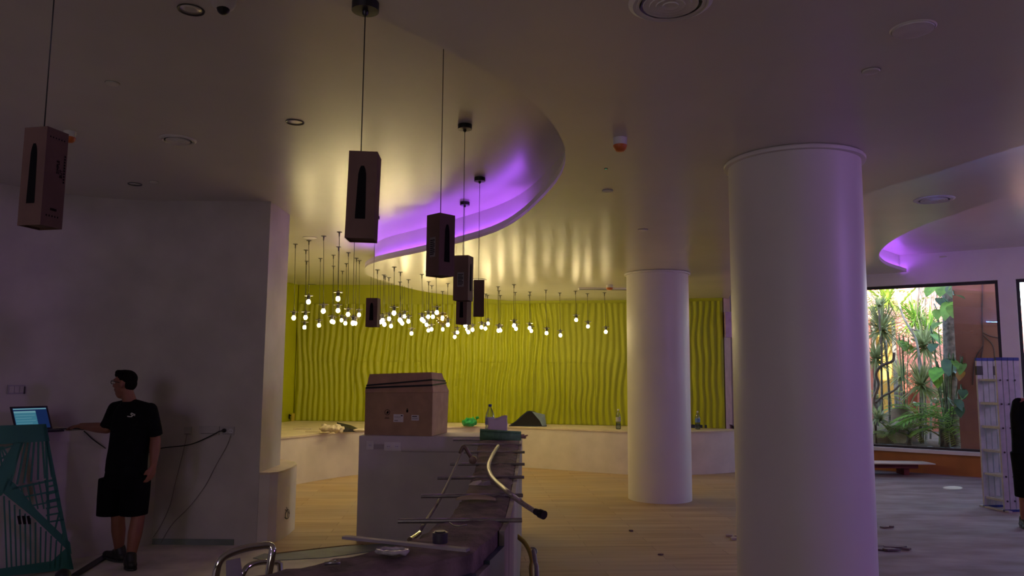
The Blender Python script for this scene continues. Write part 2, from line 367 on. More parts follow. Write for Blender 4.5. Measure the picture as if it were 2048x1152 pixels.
struct(MB().prism([(-10.9, -6.9), (1.9, -6.9), (1.9, 16.2), (-10.9, 16.2)], ZU, ZU + .02).build('ceiling_upper', CEIL, smooth=False))
r2 = cr([(5.9, -1, 0), (5.55, 4, 0), (5.30, 7.0, 0), (5.18, 8.99, 0), (5.27, 10.39, 0), (5.66, 11.8, 0), (6.3, 13.0, 0), (7.2, 14.02, 0)], 8)
rc = [(p.x, p.y) for p in offs(rEdge, .125)][3:] + [(5.9, -6.9)] + [(p.x, p.y) for p in r2] + [tuple(ww(.2, .05, 0))[:2], tuple(ww(-2.9, .05, 0))[:2]]
cR = struct(MB().prism(rc, ZR, ZR + .02).build('ceiling_right', CEIL, smooth=False))
band(r2, ZR + .0201, ZR + .06, -.018, 0).build('cove_lip', WHITE, cR, smooth=50)
band(r2, ZR + .0201, ZR2, -.14, -.12).build('fascia', WHITE, cR, smooth=50)
MB().tube([p + Vector((0, 0, ZR + .04)) for p in offs(r2[34:], -.06)], .012, 6).build('led_strip', VIOLET, cR, smooth=True, label='lit violet LED strip in the cove')
MB().tube([p + Vector((0, 0, ZR + .04)) for p in offs(r2[2:34], -.06)], .012, 6).build('led_strip', PINKL, cR, smooth=True, label='lit pink LED strip in the cove')
struct(MB().prism([(5.0, -6.9), (12.9, -6.9), (12.9, 10.1), tuple(ww(-.9, .05, 0))[:2], (4.9, 12)], ZR2, ZR2 + .02).build('ceiling_recess', CEIL, smooth=False))
struct(MB().prism([(-11.2, -7.2), (13.2, -7.2), (13.2, 10.2), tuple(ww(-3.1, .35, 0))[:2], (3.9, 17.2), (-11.2, 17.2)], 3.99, 4.25).build('ceiling_slab', GREYW, smooth=False))

# --- outer shell
struct(MB().prism([(-11.2, 17), (4.1, 17), (4.1, 17.2), (-11.2, 17.2)], -.1, 4).build('wall_outer', GREYW, smooth=False))
struct(MB().prism([(-11.2, -7.2), (-11, -7.2), (-11, 17.2), (-11.2, 17.2)], -.1, 4).build('wall_far_left', GREYW, smooth=False))
struct(MB().prism([(-11, -7.2), (13, -7.2), (13, -7), (-11, -7)], -.1, 4).build('wall_behind', GREYW, smooth=False))
struct(MB().prism([(13, -7.2), (13.2, -7.2), (13.2, 10.2), (13, 10.2)], -.1, 4).build('wall_right', GREYW, smooth=False))

# --- left wall, rounded corner, partition with its free end
W0, WD = Vector((-4.5, 7.67, 0)), Vector((-.575, -.818, 0))
p1 = Vector((-3.55, 7.875, 0)); pc = Vector((-4.345, 7.89, 0)); p2 = W0 + WD * .5
arc = [(p1 * (1 - t) ** 2 + pc * 2 * t * (1 - t) + p2 * t * t) for t in [i / 14 for i in range(15)]]
pend = W0 + WD * 13
partition = [(-2.5, 8.56), (-2.5, 7.87)] + [(p.x, p.y) for p in arc] + [(pend.x, pend.y), (pend.x - .3, pend.y + .2), (-5.6, 8.56)]
struct(MB().prism(partition, -.02, ZU + .005).build('wall_left', GREYW, smooth=30))
struct(MB().prism([(-2.72, 7.862), (-3.52, 7.868), (-3.52, 7.856), (-3.1, 7.853), (-2.72, 7.85)], 0, .055).build('baseboard_left', UNDERLAY, smooth=False))

# --- lime back wall: relief panels of wavy ridges below a smooth band
wallc = cr([(-4.30, 15.55, 0), (-3.0, 15.5, 0), (-1.76, 15.45, 0), (.35, 15.12, 0), (2.18, 14.8, 0), (3.2, 14.45, 0), (3.88, 14.22, 0)], 10)
wl = [(p.x, p.y) for p in wallc]
wback = struct(MB().prism(wl + [(3.89, 16.3), (-4.5, 16.3)], -.02, 3.99).build('wall_back', GREEN, smooth=30))
side = cr([(-6.9, 9.2, 0), (-5.4, 12.6, 0), (-4.42, 15.2, 0), (-4.31, 15.6, 0)], 6)
struct(MB().prism([(p.x, p.y) for p in side] + [(-4.6, 15.9), (-7.2, 9.3)], -.02, ZU + .1).build('wall_side', GREEN, smooth=30))
cum = [0.0]
for i in range(1, len(wallc)): cum.append(cum[-1] + (wallc[i] - wallc[i - 1]).length)
LEN = cum[-1]
def wat(s):
    s = min(max(s, 0), LEN); i = 0
    while i < len(cum) - 2 and cum[i + 1] < s: i += 1
    t = (s - cum[i]) / (cum[i + 1] - cum[i]); p = wallc[i].lerp(wallc[i + 1], t); d = (wallc[i + 1] - wallc[i]).normalized()
    return p, Vector((d.y, -d.x, 0))
def relief(s, z):
    u = s + .085 * noise.noise((s * 1.1, z * .9, 1.3)) + .050 * noise.noise((s * 2.6, z * 1.7, 8.1)) + .012 * sin(z * 2.1 + s * 3)
    ph = u / .115 * 2 * pi; a = .5 + .5 * noise.noise((s * .8 + 7, z * .45, 4.2)) * 1.6
    h = (.5 + .5 * sin(ph)) ** .75 * max(.55, min(1.15, a + .45))
    return .034 * h
NP = 7; PW = LEN / NP
for k in range(NP):
    for (z0, z1) in ((.745, 1.915), (1.919, 3.06)):
        nu, nv = 100, 22; s0, s1 = k * PW + .0015, (k + 1) * PW - .0015; vs, fs = [], []
        for j in range(nv + 1):
            z = z0 + (z1 - z0) * j / nv
            for i in range(nu + 1):
                s = s0 + (s1 - s0) * i / nu; p, n = wat(s); q = p + n * (.012 + relief(s, z)); vs.append((q.x, q.y, z))
        W_ = nu + 1
        for j in range(nv):
            for i in range(nu): fs.append((j * W_ + i, j * W_ + i + 1, (j + 1) * W_ + i + 1, (j + 1) * W_ + i))
        edge = list(range(nu, -1, -1)) + [j * W_ for j in range(1, nv + 1)] + [nv * W_ + i for i in range(1, W_)] + [j * W_ + nu for j in range(nv - 1, 0, -1)]
        b = len(vs)
        for e in edge:
            p = Vector(vs[e]); d_, n = wat(max(0, min(LEN, s0 + (s1 - s0) * (e % W_) / nu))); vs.append((d_.x + n.x * .001, d_.y + n.y * .001, p.z))
        m_ = len(edge)
        for i in range(m_): fs.append((edge[i], edge[(i + 1) % m_], b + (i + 1) % m_, b + i))
        MB().add(vs, fs).build('relief_panel', GREEN, wback, smooth=60)
# jamb and short pink wall to the right of the lime wall
struct(MB().prism([(3.9, 14.23), (4.12, 14.6), (4.3, 16.9), (3.9, 16.9)], -.02, 3.99).build('wall_end', M('pinkish_plaster', (.62, .40, .36), .7), smooth=False))
struct(MB().box((4.0, 14.19, 2.62), (.2, .14, .46)).build('trim_2', M('lilac_casing', (.55, .38, .72), .5), smooth=False))

# --- window wall on the right
ww_ = MB(); ZS, ZT = .42, 3.37
wbox(ww_, -3.1, 8, 0, .25, -.05, ZS - .06); 
struct(ww_.build('wall_window', ORW, smooth=False))
h = MB(); wbox(h, -3.1, 8, 0, .25, ZT, 4.0); wbox(h, -3.1, -1.4, 0, .25, ZS - .06, ZT); struct(h.build('wall_window_header', WHITE, smooth=False))
h = MB(); wbox(h, 2.08, 2.34, -.03, .25, ZS - .06, ZT); wbox(h, 5.2, 8, 0, .25, ZS - .06, ZT); struct(h.build('trim_3', WHITE, smooth=False))
h = MB(); wbox(h, -1.4, 5.2, -.05, .25, ZS - .06, ZS); struct(h.build('trim_4', WHITE, smooth=False))
for n_, (s0, s1) in enumerate(((-1.4, 2.08), (2.34, 5.2))):
    fr = MB(); f = .05
    wbox(fr, s0, s1, .08, .15, ZS, ZS + f * .8); wbox(fr, s0, s1, .08, .15, ZT - f, ZT)
    wbox(fr, s0, s0 + f, .08, .15, ZS + f * .8, ZT - f); wbox(fr, s1 - f, s1, .08, .15, ZS + f * .8, ZT - f)
    fo = struct(fr.build('window_%d' % (n_ + 1), FRAME, smooth=False))
    gl = MB(); wbox(gl, s0 + f * .5, s1 - f * .5, .110, .116, ZS + .02, ZT - .02); gl.build('pane', PWIN, fo, smooth=False)
    pl = bpy.data.lights.new('daylight_portal', 'AREA'); pl.shape = 'RECTANGLE'; pl.size = s1 - s0; pl.size_y = ZT - ZS; pl.cycles.is_portal = True
    po = bpy.data.objects.new('daylight_portal', pl); COL.objects.link(po); c = ww((s0 + s1) / 2, .3, (ZS + ZT) / 2); po.location = c
    po.rotation_euler = (-WN).to_track_quat('-Z', 'Y').to_euler()

# --- columns
for (cx, cy, r_, lab) in ((1.872, 5.06, .418, 'thick white round column nearest the camera, right of centre'), (2.045, 10.84, .430, 'white round column farther back in front of the lime wall')):
    c = thing('round_column', lab, 'column', (cx, cy, 0), 'white round columns')
    MB().lathe([(r_, .0145), (r_, ZL - .05), (r_, ZL - .002)], (cx, cy, 0), 64).build('shaft', COLW, c, smooth=40)
    MB().lathe([(r_ + .001, ZL - .032), (r_ + .028, ZL - .03), (r_ + .03, ZL - .012), (r_ + .022, ZL - .002), (r_ + .001, ZL - .002)], (cx, cy, 0), 64).build('collar', COLW, c, smooth=40)

# --- curved built-in bench under the lime wall, and its low end by the partition
fr = cr([(-3.9, 10.2, 0), (-3.66, 11.1, 0), (-3.226, 11.92, 0), (-2.974, 12.43, 0), (-2.508, 13.12, 0), (-1.6, 13.9, 0), (-.8, 14.26, 0), (.126, 14.3, 0), (1.0, 13.9, 0), (1.948, 13.42, 0), (2.7, 13.38, 0), (3.3, 13.5, 0), (3.85, 13.78, 0), (4.08, 14.0, 0), (4.1, 14.18, 0)], 6)
bk = [offs([p], 0)[0] for p in wallc[::-1]]
backline = [(wat(s)[0] + wat(s)[1] * .03) for s in [LEN - .03 - (LEN - .06) * i / 24 for i in range(25)]]
poly = [(p.x, p.y) for p in fr] + [(p.x, p.y) for p in backline] + [(-4.38, 14.98), (-4.80, 13.8), (-5.2, 12.6)]
bn = thing('bench', 'long white curved masonry bench running along the foot of the lime wall', 'bench', (0, 14.6, 0))
MB().prism(poly, .0145, .715).build('base', M('bench_plaster', (.74, .68, .62), .75, var=.05, scale=3, bump=.1, bscale=25), bn, smooth=30)
fro = offs(fr, .018)
MB().prism([(p.x, p.y) for p in fro] + poly[len(fr):], .7152, .74).build('top_board', CREAM, bn, smooth=30, label='cream plywood seat board')
nb = [(-2.499, 7.875), (-2.40, 7.885), (-2.335, 7.95), (-2.312, 8.1), (-2.305, 8.3), (-2.325, 8.6), (-2.42, 8.85), (-2.62, 9.05), (-2.9, 9.15), (-3.6, 9.2), (-3.6, 8.565), (-2.499, 8.565)]
b2 = thing('bench_end', 'low rounded white bench end beside the free end of the partition', 'bench', (-2.5, 8.5, 0))
MB().prism(nb, .0145, .68).build('base', MATS['bench_plaster'], b2, smooth=30)
MB().prism(nb, .6802, .70).build('top_board', CREAM, b2, smooth=30, label='cream plywood seat board')
# ================================================================ BAR COUNTER, HALF WALL
outer = cr([(.09, 7.98, 0), (.072, 7.3, 0), (.045, 6.2, 0), (.031, 5.56, 0), (.009, 4.68, 0), (-.011, 3.96, 0), (-.037, 3.44, 0), (-.071, 3.226, 0), (-.122, 2.995, 0), (-.156, 2.871, 0), (-.275, 2.754, 0), (-.349, 2.682, 0), (-.484, 2.566, 0), (-.75, 2.33, 0), (-1.2, 2.0, 0)], 5)
inner = cr([(-.31, 7.98, 0), (-.29, 7.0, 0), (-.25, 6.0, 0), (-.242, 5.0, 0), (-.247, 4.28, 0), (-.262, 3.878, 0), (-.275, 3.659, 0), (-.315, 3.428, 0), (-.368, 3.176, 0), (-.425, 3.018, 0), (-.516, 2.914, 0), (-.65, 2.727, 0), (-.752, 2.622, 0), (-.9, 2.49, 0), (-1.35, 2.1, 0)], 5)
bar = thing('bar_counter', 'unfinished curved bar wall with rough concrete top and steel rods across it', 'bar', (-.1, 5, 0))
NB_ = 120
def resample(P, n):
    L_ = [0]
    for i in range(1, len(P)): L_.append(L_[-1] + (P[i] - P[i - 1]).length)
    out = []; j = 0
    for k in range(n):
        s = L_[-1] * k / (n - 1)
        while j < len(P) - 2 and L_[j + 1] < s: j += 1
        out.append(P[j].lerp(P[j + 1], min(1, (s - L_[j]) / max(1e-9, L_[j + 1] - L_[j]))))
    return out
A_, B_ = resample(inner, NB_), resample(outer, NB_)
vs, fs = [], []; NW = 8
for i in range(NB_):
    for j in range(NW + 1):
        p = A_[i].lerp(B_[i], j / NW); e = 1 if j in (0, NW) else 0
        z = 1.058 + .010 * noise.noise((p.x * 14, p.y * 14, 0)) + .006 * noise.noise((p.x * 45, p.y * 45, 3)) - (.012 * (1 + noise.noise((p.x * 20, p.y * 20, 9))) if e else 0)
        q = p + Vector((noise.noise((p.y * 18, j, 1)), noise.noise((p.y * 18, j, 5)), 0)) * (.010 if e else 0); vs.append((q.x, q.y, z))
for i in range(NB_ - 1):
    for j in range(NW): a = i * (NW + 1) + j; fs.append((a, a + 1, a + NW + 2, a + NW + 1))
rim = [j for j in range(NW + 1)] + [i * (NW + 1) + NW for i in range(1, NB_)] + [(NB_ - 1) * (NW + 1) + j for j in range(NW - 1, -1, -1)] + [i * (NW + 1) for i in range(NB_ - 2, 0, -1)]
b_ = len(vs)
for e in rim: vs.append((vs[e][0], vs[e][1], 0.0))
for i in range(len(rim)): fs.append((rim[i], rim[(i + 1) % len(rim)], b_ + (i + 1) % len(rim), b_ + i))
MB().add(vs, fs).build('core', CONC, bar, smooth=50, label='rough concrete wall top')
# outer cladding boards, split where the boards meet
of1, of2 = offs(outer, -.003), offs(outer, -.026)
cuts = [0, 9, 17, 25, 32, 38, 44, 52, 60, 70]
for k in range(len(cuts) - 1):
    i0, i1 = cuts[k], min(cuts[k + 1], len(of1) - 1)
    a = [(p.x, p.y) for p in of1[i0:i1 + 1]]; c = [(p.x, p.y) for p in of2[i0:i1 + 1]]
    if k: a[0] = (a[0][0] * .985 + a[1][0] * .015, a[0][1] * .985 + a[1][1] * .015); c[0] = (c[0][0] * .985 + c[1][0] * .015, c[0][1] * .985 + c[1][1] * .015)
    lo = 0.0 if k < 4 else .02
    MB().prism(a + c[::-1], lo, 1.045 if k < 4 else .985 - .015 * (k % 2)).build('cladding_board', BLUEF if k in (4, 6, 8) else CLAD, bar, smooth=50)
for (x0, y0, x1, y1) in ((-.488, 3.461, .052, 3.509), (-.468, 4.15, .066, 4.213), (-.449, 4.859, .084, 4.94), (-.43, 5.6, .10, 5.637), (-.40, 6.441, .115, 6.482), (-.43, 7.137, .1, 7.17), (-.56, 7.62, .02, 7.66)):
    MB().tube([(x0, y0, 1.058), (x1, y1, 1.058)], .0105, 8).build('support_rod', STEEL, bar, smooth=60)
# half wall behind it, facing the camera
hw = thing('half_wall', 'grey plastered half wall carrying a big cardboard box, joined to the bar', 'wall', (-.9, 8.3, 0))
MB().prism([(-1.545, 8.02), (-.312, 8.0), (-.312, 7.985), (.09, 7.985), (.10, 8.55), (-1.50, 8.60)], 0, 1.058).build('wall_body', GREYW, hw, smooth=False)
def wsock(parent, c, wdt, n, hgt=.085, name='socket', m=PAPER, nrm='y'):
    mb = MB(); mb.box((c[0], c[1] - .006, c[2]), (wdt, .012, hgt), m=m)
    for k in range(n):
        x = c[0] + (k - (n - 1) / 2) * wdt / n; mtx = T(x, c[1] - .0125, c[2]) @ RX(pi / 2)
        mb.lathe([(.024, -.0008), (.024, .0012), (.019, .0012), (.018, -.0004)], (0, 0, 0), 16, m=MILK, mtx=mtx)
        for d in (-.008, .008): mb.lathe([(.0035, 0), (.0035, .0016)], (0, 0, 0), 8, m=PRINT, mtx=T(x + d, c[1] - .0128, c[2]) @ RX(pi / 2))
    return mb.build(name, None, parent, smooth=40)
wsock(hw, (-1.43, 8.018, .965), .075, 1); wsock(hw, (-1.20, 8.014, .955), .17, 2)
MB().box((-.80, 8.006, .905), (.62, .014, .012)).box((-1.34, 8.012, .95), (.10, .006, .05)).build('cable_duct', M('dusty_plastic', (.42, .38, .36), .6), hw, smooth=False)

# ================================================================ BIG CARDBOARD BOX ON THE HALF WALL
bx = thing('cardboard_box', 'large battered brown cardboard box with black straps standing on the half wall', 'box', (-1.10, 8.33, 1.058))
BMx = T(-1.105, 8.34, 1.060) @ RZ(radians(-12)); W2, D2, HB = .365, .27, .44
def bv(x, y, z): return BMx @ Vector((x, y, z))
body = MB()
body.add([bv(x, y, z) for (x, y, z) in [(-W2, -D2, 0), (W2, -D2, 0), (W2, D2, 0), (-W2, D2, 0), (-W2 + .0, -D2 - .004, HB), (W2, -D2, HB), (W2 + .01, D2, HB), (-W2, D2, HB)]], [(3, 2, 1, 0), (0, 1, 5, 4), (1, 2, 6, 5), (2, 3, 7, 6), (3, 0, 4, 7), (4, 5, 6, 7)])
body.build('body', CARD, bx, smooth=False)
TOP = .645
def flap(pts, th, name='flap', m=CARD):
    a = [Vector(p) for p in pts]; n = (a[1] - a[0]).cross(a[3] - a[0]).normalized() * th
    MB().add([bv(*p) for p in a] + [bv(*(p + n)) for p in a], [(0, 1, 2, 3), (7, 6, 5, 4), (0, 4, 5, 1), (1, 5, 6, 2), (2, 6, 7, 3), (3, 7, 4, 0)]).build(name, m, bx, smooth=False)
flap([(-W2 - .004, -D2 - .004, HB - .012), (W2, -D2, HB), (W2 - .05, -D2 + .09, TOP), (-W2 + .01, -D2 + .08, TOP - .025)], .006)
flap([(W2, -D2, HB), (W2 + .01, D2, HB - .005), (W2 - .035, D2 - .14, TOP - .01), (W2 - .05, -D2 + .09, TOP)], .006, m=CARD_LIT)
flap([(W2, D2, HB), (-W2, D2, HB), (-W2 + .03, D2 - .12, TOP - .04), (W2 - .03, D2 - .13, TOP - .02)], .006)
flap([(-W2, D2, HB), (-W2, -D2, HB), (-W2 + .012, -D2 + .09, TOP - .04), (-W2 + .03, D2 - .12, TOP - .04)], .006)
flap([(W2 + .001, -D2 + .004, .004), (W2 + .001, D2 - .004, .004), (W2 + .011, D2 - .004, HB - .004), (W2 + .001, -D2 + .004, HB - .004)], -.004, 'lit_side_panel', CARD_LIT)  # thin sheet over the right side, with bulb light in its colour
for (z0, z1, zz) in ((.500, .555, .016), (.470, .500, .018)):
    f0 = (z0 - HB) / (TOP - HB); f1 = (z1 - HB) / (TOP - HB)
    def on(a, b, f): return Vector(a).lerp(Vector(b), f)
    L0, L1 = on((-W2 - .004, -D2 - .004, HB), (-W2 + .01, -D2 + .08, TOP - .025), f0), on((W2, -D2, HB), (W2 - .05, -D2 + .09, TOP), f1)
    R0 = on((W2 + .01, D2, HB), (W2 - .035, D2 - .14, TOP - .01), f1 - .04 if zz == .016 else f1 + .12)
    o1 = Vector((-.0, -.009, .004)); o2 = Vector((.010, 0, .004)); u = Vector((0, .004, zz))
    MB().add([bv(*q) for q in (L0 + o1, L1 + o1 + o2 * .6, L1 + o1 + o2 * .6 + u, L0 + o1 + u, R0 + o2, R0 + o2 + u, L0 + Vector((-.006, .02, 0)), L0 + u + Vector((-.006, .02, 0)))], [(0, 1, 2, 3), (1, 4, 5, 2), (6, 0, 3, 7)]).build('strap', BLACK, bx, smooth=False)
def decal(mb, x0, x1, z0, z1, off=.0035, m=None): mb.add([bv(x, -D2 - off, z) for x, z in ((x0, z0), (x1, z0), (x1, z1), (x0, z1))], [(0, 1, 2, 3)], m)
lb = MB(); decal(lb, -.05, .058, .135, .215, m=PAPER); decal(lb, -.04, .0, .147, .152, .004, PRINT); decal(lb, .03, .05, .195, .205, .004, PRINT); decal(lb, -.04, .03, .185, .188, .004, PRINT); lb.build('shipping_label', None, bx, smooth=False)
lb = MB(); decal(lb, .145, .225, .155, .21, m=PAPER); decal(lb, .152, .205, .192, .200, .004, PRINT); decal(lb, .152, .215, .178, .181, .004, PRINT); decal(lb, .152, .215, .168, .171, .004, PRINT); lb.build('shipping_label', None, bx, smooth=False)
mk = MB()                                                             # printed ring with a leaf, bottle mark
for k in range(20):
    a0, a1 = 2 * pi * k / 20, 2 * pi * (k + .8) / 20
    mk.add([bv(-.118 + r_ * cos(a), -D2 - .0036, .232 + r_ * sin(a)) for a, r_ in ((a0, .030), (a1, .030), (a1, .024), (a0, .024))], [(0, 1, 2, 3)])
mk.add([bv(-.118 + x, -D2 - .0036, .232 + z) for x, z in ((-.012, -.012), (.008, -.014), (.016, .004), (.004, .016), (-.004, .006))], [(0, 1, 2, 3, 4)])
decal(mk, .088, .108, .235, .262); decal(mk, .093, .103, .265, .275); decal(mk, -.142, -.098, .178, .182); decal(mk, -.146, -.094, .168, .172)
mk.build('printed_mark', PRINT, bx, smooth=False)['kind'] = 'stuff'
# ================================================================ HANGING LAMPS STILL IN THEIR CARTONS
def carton(label, x_top, y_top, x_bot, y_bot, d, wide, yaw, cz, faces, canopy=True, rose_r=.05, tilt=0.0):
    top, bot = ony(x_top, y_top, d), ony(x_bot, y_bot, d); hgt = top.z - bot.z; c = (top + bot) / 2
    t = thing('boxed_pendant_lamp', label, 'lamp', (top.x, d, cz), 'pendant lamps still in their cartons')
    X = T(c.x, d, bot.z) @ RZ(yaw) @ RY(tilt); h = wide / 2
    def q(x, y, z): return X @ Vector((x, y, z))
    mb = MB(); b = .004
    loop = [(-h, -h), (h, -h), (h, h), (-h, h)]
    mb.add([q(x, y, z) for z in (0, hgt) for x, y in loop] + [q(x * .93, y * .93, 0) for x, y in loop] + [q(x * .93, y * .93, .012) for x, y in loop],
           [(4, 5, 6, 7)] + [(i, (i + 1) % 4, 4 + (i + 1) % 4, 4 + i) for i in range(4)] + [(i, 8 + i, 8 + (i + 1) % 4, (i + 1) % 4) for i in range(4)] + [(8 + i, 12 + i, 12 + (i + 1) % 4, 8 + (i + 1) % 4) for i in range(4)] + [(15, 14, 13, 12)])
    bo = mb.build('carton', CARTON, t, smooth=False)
    mb = MB()
    for sx in (-1, 1): mb.box((sx * h * .45, 0, .0085), (h * .86, h * 1.8, .003), X)
    mb.build('bottom_flap', CARTON, bo, smooth=False)
    prof = [(.16, .19), (.20, .19), (.20, .22), (.155, .70), (.115, .76), (.06, .80), (-.06, .80), (-.115, .76), (-.155, .70), (-.20, .22), (-.20, .19)]
    for f in faces:
        kind, k = f; Y = RZ(k * pi / 2)
        def qq(x, z, o=.0012): return X @ (Y @ Vector((x, -h - o, z)))
        if kind == 'lamp':
            MB().add([qq(x * wide * .9, .03 * hgt + z * hgt) for x, z in prof[1:]], [tuple(range(10))]).add([qq(x * wide * .9, hgt * (.03 + z), .0016) for x, z in ((-.17, .215), (.17, .215), (.18, .20), (.12, .19), (-.12, .19), (-.18, .20))], [tuple(range(6))], None).build('lamp_print', PRINT, bo, smooth=False)
        elif kind == 'text':
            fm = X @ Y @ T(0, -h - .0012, 0) @ RX(pi / 2)
            lettering('SIMPLE', wide * .17, fm @ T(.10 * wide, hgt * .62, 0) @ RZ(pi / 2), PRINT, bo)
            lettering('BUT', wide * .17, fm @ T(.26 * wide, hgt * .56, 0) @ RZ(pi / 2), PRINT, bo)
            m2 = MB()
            for k2 in range(10): z0 = hgt * (.47 + k2 * .03); m2.add([qq(x, z) for x, z in ((.36 * wide, z0), (.43 * wide, z0), (.43 * wide, z0 + hgt * .02), (.36 * wide, z0 + hgt * .02))], [(0, 1, 2, 3)])
            for k2 in range(5): x0 = wide * (-.30 + .13 * k2); m2.add([qq(x, z) for x, z in ((x0, hgt * .10), (x0 + .05 * wide, hgt * .10), (x0 + .05 * wide, hgt * .118), (x0, hgt * .118))], [(0, 1, 2, 3)])
            for k2 in range(5): x0 = wide * (-.12 + .06 * k2); m2.add([qq(x, z) for x, z in ((x0, hgt * .165), (x0 + .045 * wide, hgt * .165), (x0 + .045 * wide, hgt * .19), (x0, hgt * .19))], [(0, 1, 2, 3)])
            for k2 in range(6): x0 = wide * (-.36 + .13 * k2); m2.add([qq(x, z) for x, z in ((x0, hgt * .90), (x0 + .05 * wide, hgt * .90), (x0 + .05 * wide, hgt * .915), (x0, hgt * .915))], [(0, 1, 2, 3)])
            m2.build('printed_mark', PRINT, bo, smooth=False)['kind'] = 'stuff'
        else:
            m2 = MB(); x0, x1, z0, z1 = -.22 * wide, .22 * wide, .30 * hgt, .62 * hgt
            m2.add([qq(x, z) for x, z in ((x0, z0), (x1, z0), (x1, z1), (x0, z1))], [(0, 1, 2, 3)], M('label_grey', (.20, .17, .17), .6))
            for k2 in range(8): zz = z0 + (z1 - z0) * (.12 + k2 * .1); m2.add([qq(x, z, .0016) for x, z in ((x0 * .8, zz), (x1 * (.8 - .3 * (k2 % 3 == 0)), zz), (x1 * (.8 - .3 * (k2 % 3 == 0)), zz + .005), (x0 * .8, zz + .005))], [(0, 1, 2, 3)], PRINT)
            m2.build('carton_label', None, bo, smooth=False)
    MB().tube([(top.x, d, top.z - .01), (top.x, d, cz - .03)], .0022, 6).build('cable', BLACK, t, smooth=True)
    MB().lathe([(.006, -.055), (.012, -.045), (.012, -.036), (rose_r, -.035), (rose_r, -.002), (.01, 0)], (top.x, d, cz), 28).build('ceiling_rose', BLACK, t, smooth=40)
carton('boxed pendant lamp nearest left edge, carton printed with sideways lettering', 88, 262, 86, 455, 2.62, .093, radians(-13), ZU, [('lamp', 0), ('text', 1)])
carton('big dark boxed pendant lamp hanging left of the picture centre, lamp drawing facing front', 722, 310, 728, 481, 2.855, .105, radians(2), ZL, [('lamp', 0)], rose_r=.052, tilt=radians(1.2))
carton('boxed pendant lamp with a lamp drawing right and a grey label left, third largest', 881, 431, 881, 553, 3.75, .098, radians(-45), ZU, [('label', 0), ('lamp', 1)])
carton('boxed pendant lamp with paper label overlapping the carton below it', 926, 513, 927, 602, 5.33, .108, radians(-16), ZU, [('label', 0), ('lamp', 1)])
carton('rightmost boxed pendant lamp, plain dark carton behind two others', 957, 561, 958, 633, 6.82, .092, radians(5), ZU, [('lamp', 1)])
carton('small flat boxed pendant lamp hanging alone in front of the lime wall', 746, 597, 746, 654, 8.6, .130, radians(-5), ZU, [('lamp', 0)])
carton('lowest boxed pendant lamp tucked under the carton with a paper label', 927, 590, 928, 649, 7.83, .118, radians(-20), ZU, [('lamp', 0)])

# ================================================================ BARE BULB PENDANTS
# (ceiling plate px, bulb px, level / depth): seen plates stand on their ceiling; hidden ones hang beyond the tongue of lower ceiling
PL = [(591, 488, 587.5, 635.6, 'U'), (612, 500, 611, 635, 'U'), (613.5, 522, 609, 654.5, 'U'), (618, 481, 617, 603.6, 'U'), (641, 516.5, 638, 650.5, 'U'), (647.5, 472, 646.6, 622, 'U'),
      (667, 510, 664, 643, 'U'), (667, 532, 667, 644, 'U'), (679, 464, 676, 597.6, 'U'), (677, 493.5, 676, 621, 'U'), (685, 542, 683, 640.5, 'U'), (693, 527, 690.7, 646.5, 'U'), (697, 505, 696, 628.6, 'U'),
      (709, 475, 706, 646, 'U'), (713, 516, 710.5, 646.5, 'U'), (719, 521, 718, 629.6, 'U'), (741.5, 0, 741, 640, 12.0), (755, 539.5, 754, 641, 'L'), (759.5, 0, 761, 644, 12.4), (768, 549.7, 765, 641, 'L'), (770.5, 552, 768.7, 648.7, 'L'),
      (777.8, 554.7, 778, 637.6, 'L'), (783.7, 0, 782, 652, 12.9), (788.6, 534, 788, 626, 'L'), (801, 544, 799.7, 640, 'L'), (800, 563.7, 802, 643, 'L'), (804, 0, 804.6, 646.7, 12.6), (809, 0, 809, 632.8, 12.7), (817, 559, 816.8, 642.5, 'L'), (823.6, 0, 823, 666.8, 12.9),
      (844, 548.7, 844, 639, 'L'), (846.7, 0, 847.6, 642.5, 13.3), (857.5, 563, 856.4, 633.5, 'L'), (854, 0, 853, 649.4, 13.6), (863.6, 571, 865.7, 633.5, 'L'), (860, 0, 856.7, 660.8, 13.7), (864.5, 0, 863, 658.5, 13.5), (872.6, 549, 873.7, 625, 'L'),
      (885, 582.5, 885, 635, 'L'), (886, 0, 885.5, 658.5, 14.0), (895.8, 566.8, 895.8, 649.4, 'L'), (908.5, 0, 909.4, 673.7, 13.9), (914.6, 0, 914.7, 664.7, 14.1),
      (931, 568, 930.7, 651, 'L'), (935, 575, 934.4, 658.8, 'L'), (937, 572, 936.7, 664, 'L'), (945, 580, 945, 659.4, 'L'), (962, 578, 963, 654.5, 'L'), (971.5, 587.7, 971, 657, 'L'), (975, 590.5, 976, 647, 'L'),
      (996, 573, 997, 661, 'L'), (998, 581, 999, 659, 'L'), (1000.6, 590.7, 1001, 661, 'L'), (1028, 569, 1028, 651, 'L'), (1030.4, 584.4, 1032, 657.6, 'L'), (1059.8, 583.8, 1059, 656, 'L'), (1059, 590, 1062.6, 661.8, 'L'),
      (1091.8, 579.8, 1093, 666, 'L'), (1119.5, 585.6, 1120.8, 670.5, 'L'), (1151, 582, 1152.3, 639.7, 'L'), (1174.8, 587, 1175.8, 652.7, 'L'), (1208.8, 585, 1211.6, 663.6, 'L')]
PL.sort(key=lambda p: p[2])
bulb_me = MB().lathe([(.0, -.032), (.011, -.030), (.021, -.021), (.0275, -.006), (.0275, .004), (.022, .016), (.016, .024), (.0135, .030)], (0, 0, 0), 14).mesh('bulb', BULB, smooth=True)
sock_me = MB().lathe([(.0138, .026), (.0195, .030), (.0225, .045), (.0225, .082), (.016, .092), (.006, .108), (.004, .112)], (0, 0, 0), 16).mesh('socket', DGREY, smooth=40)
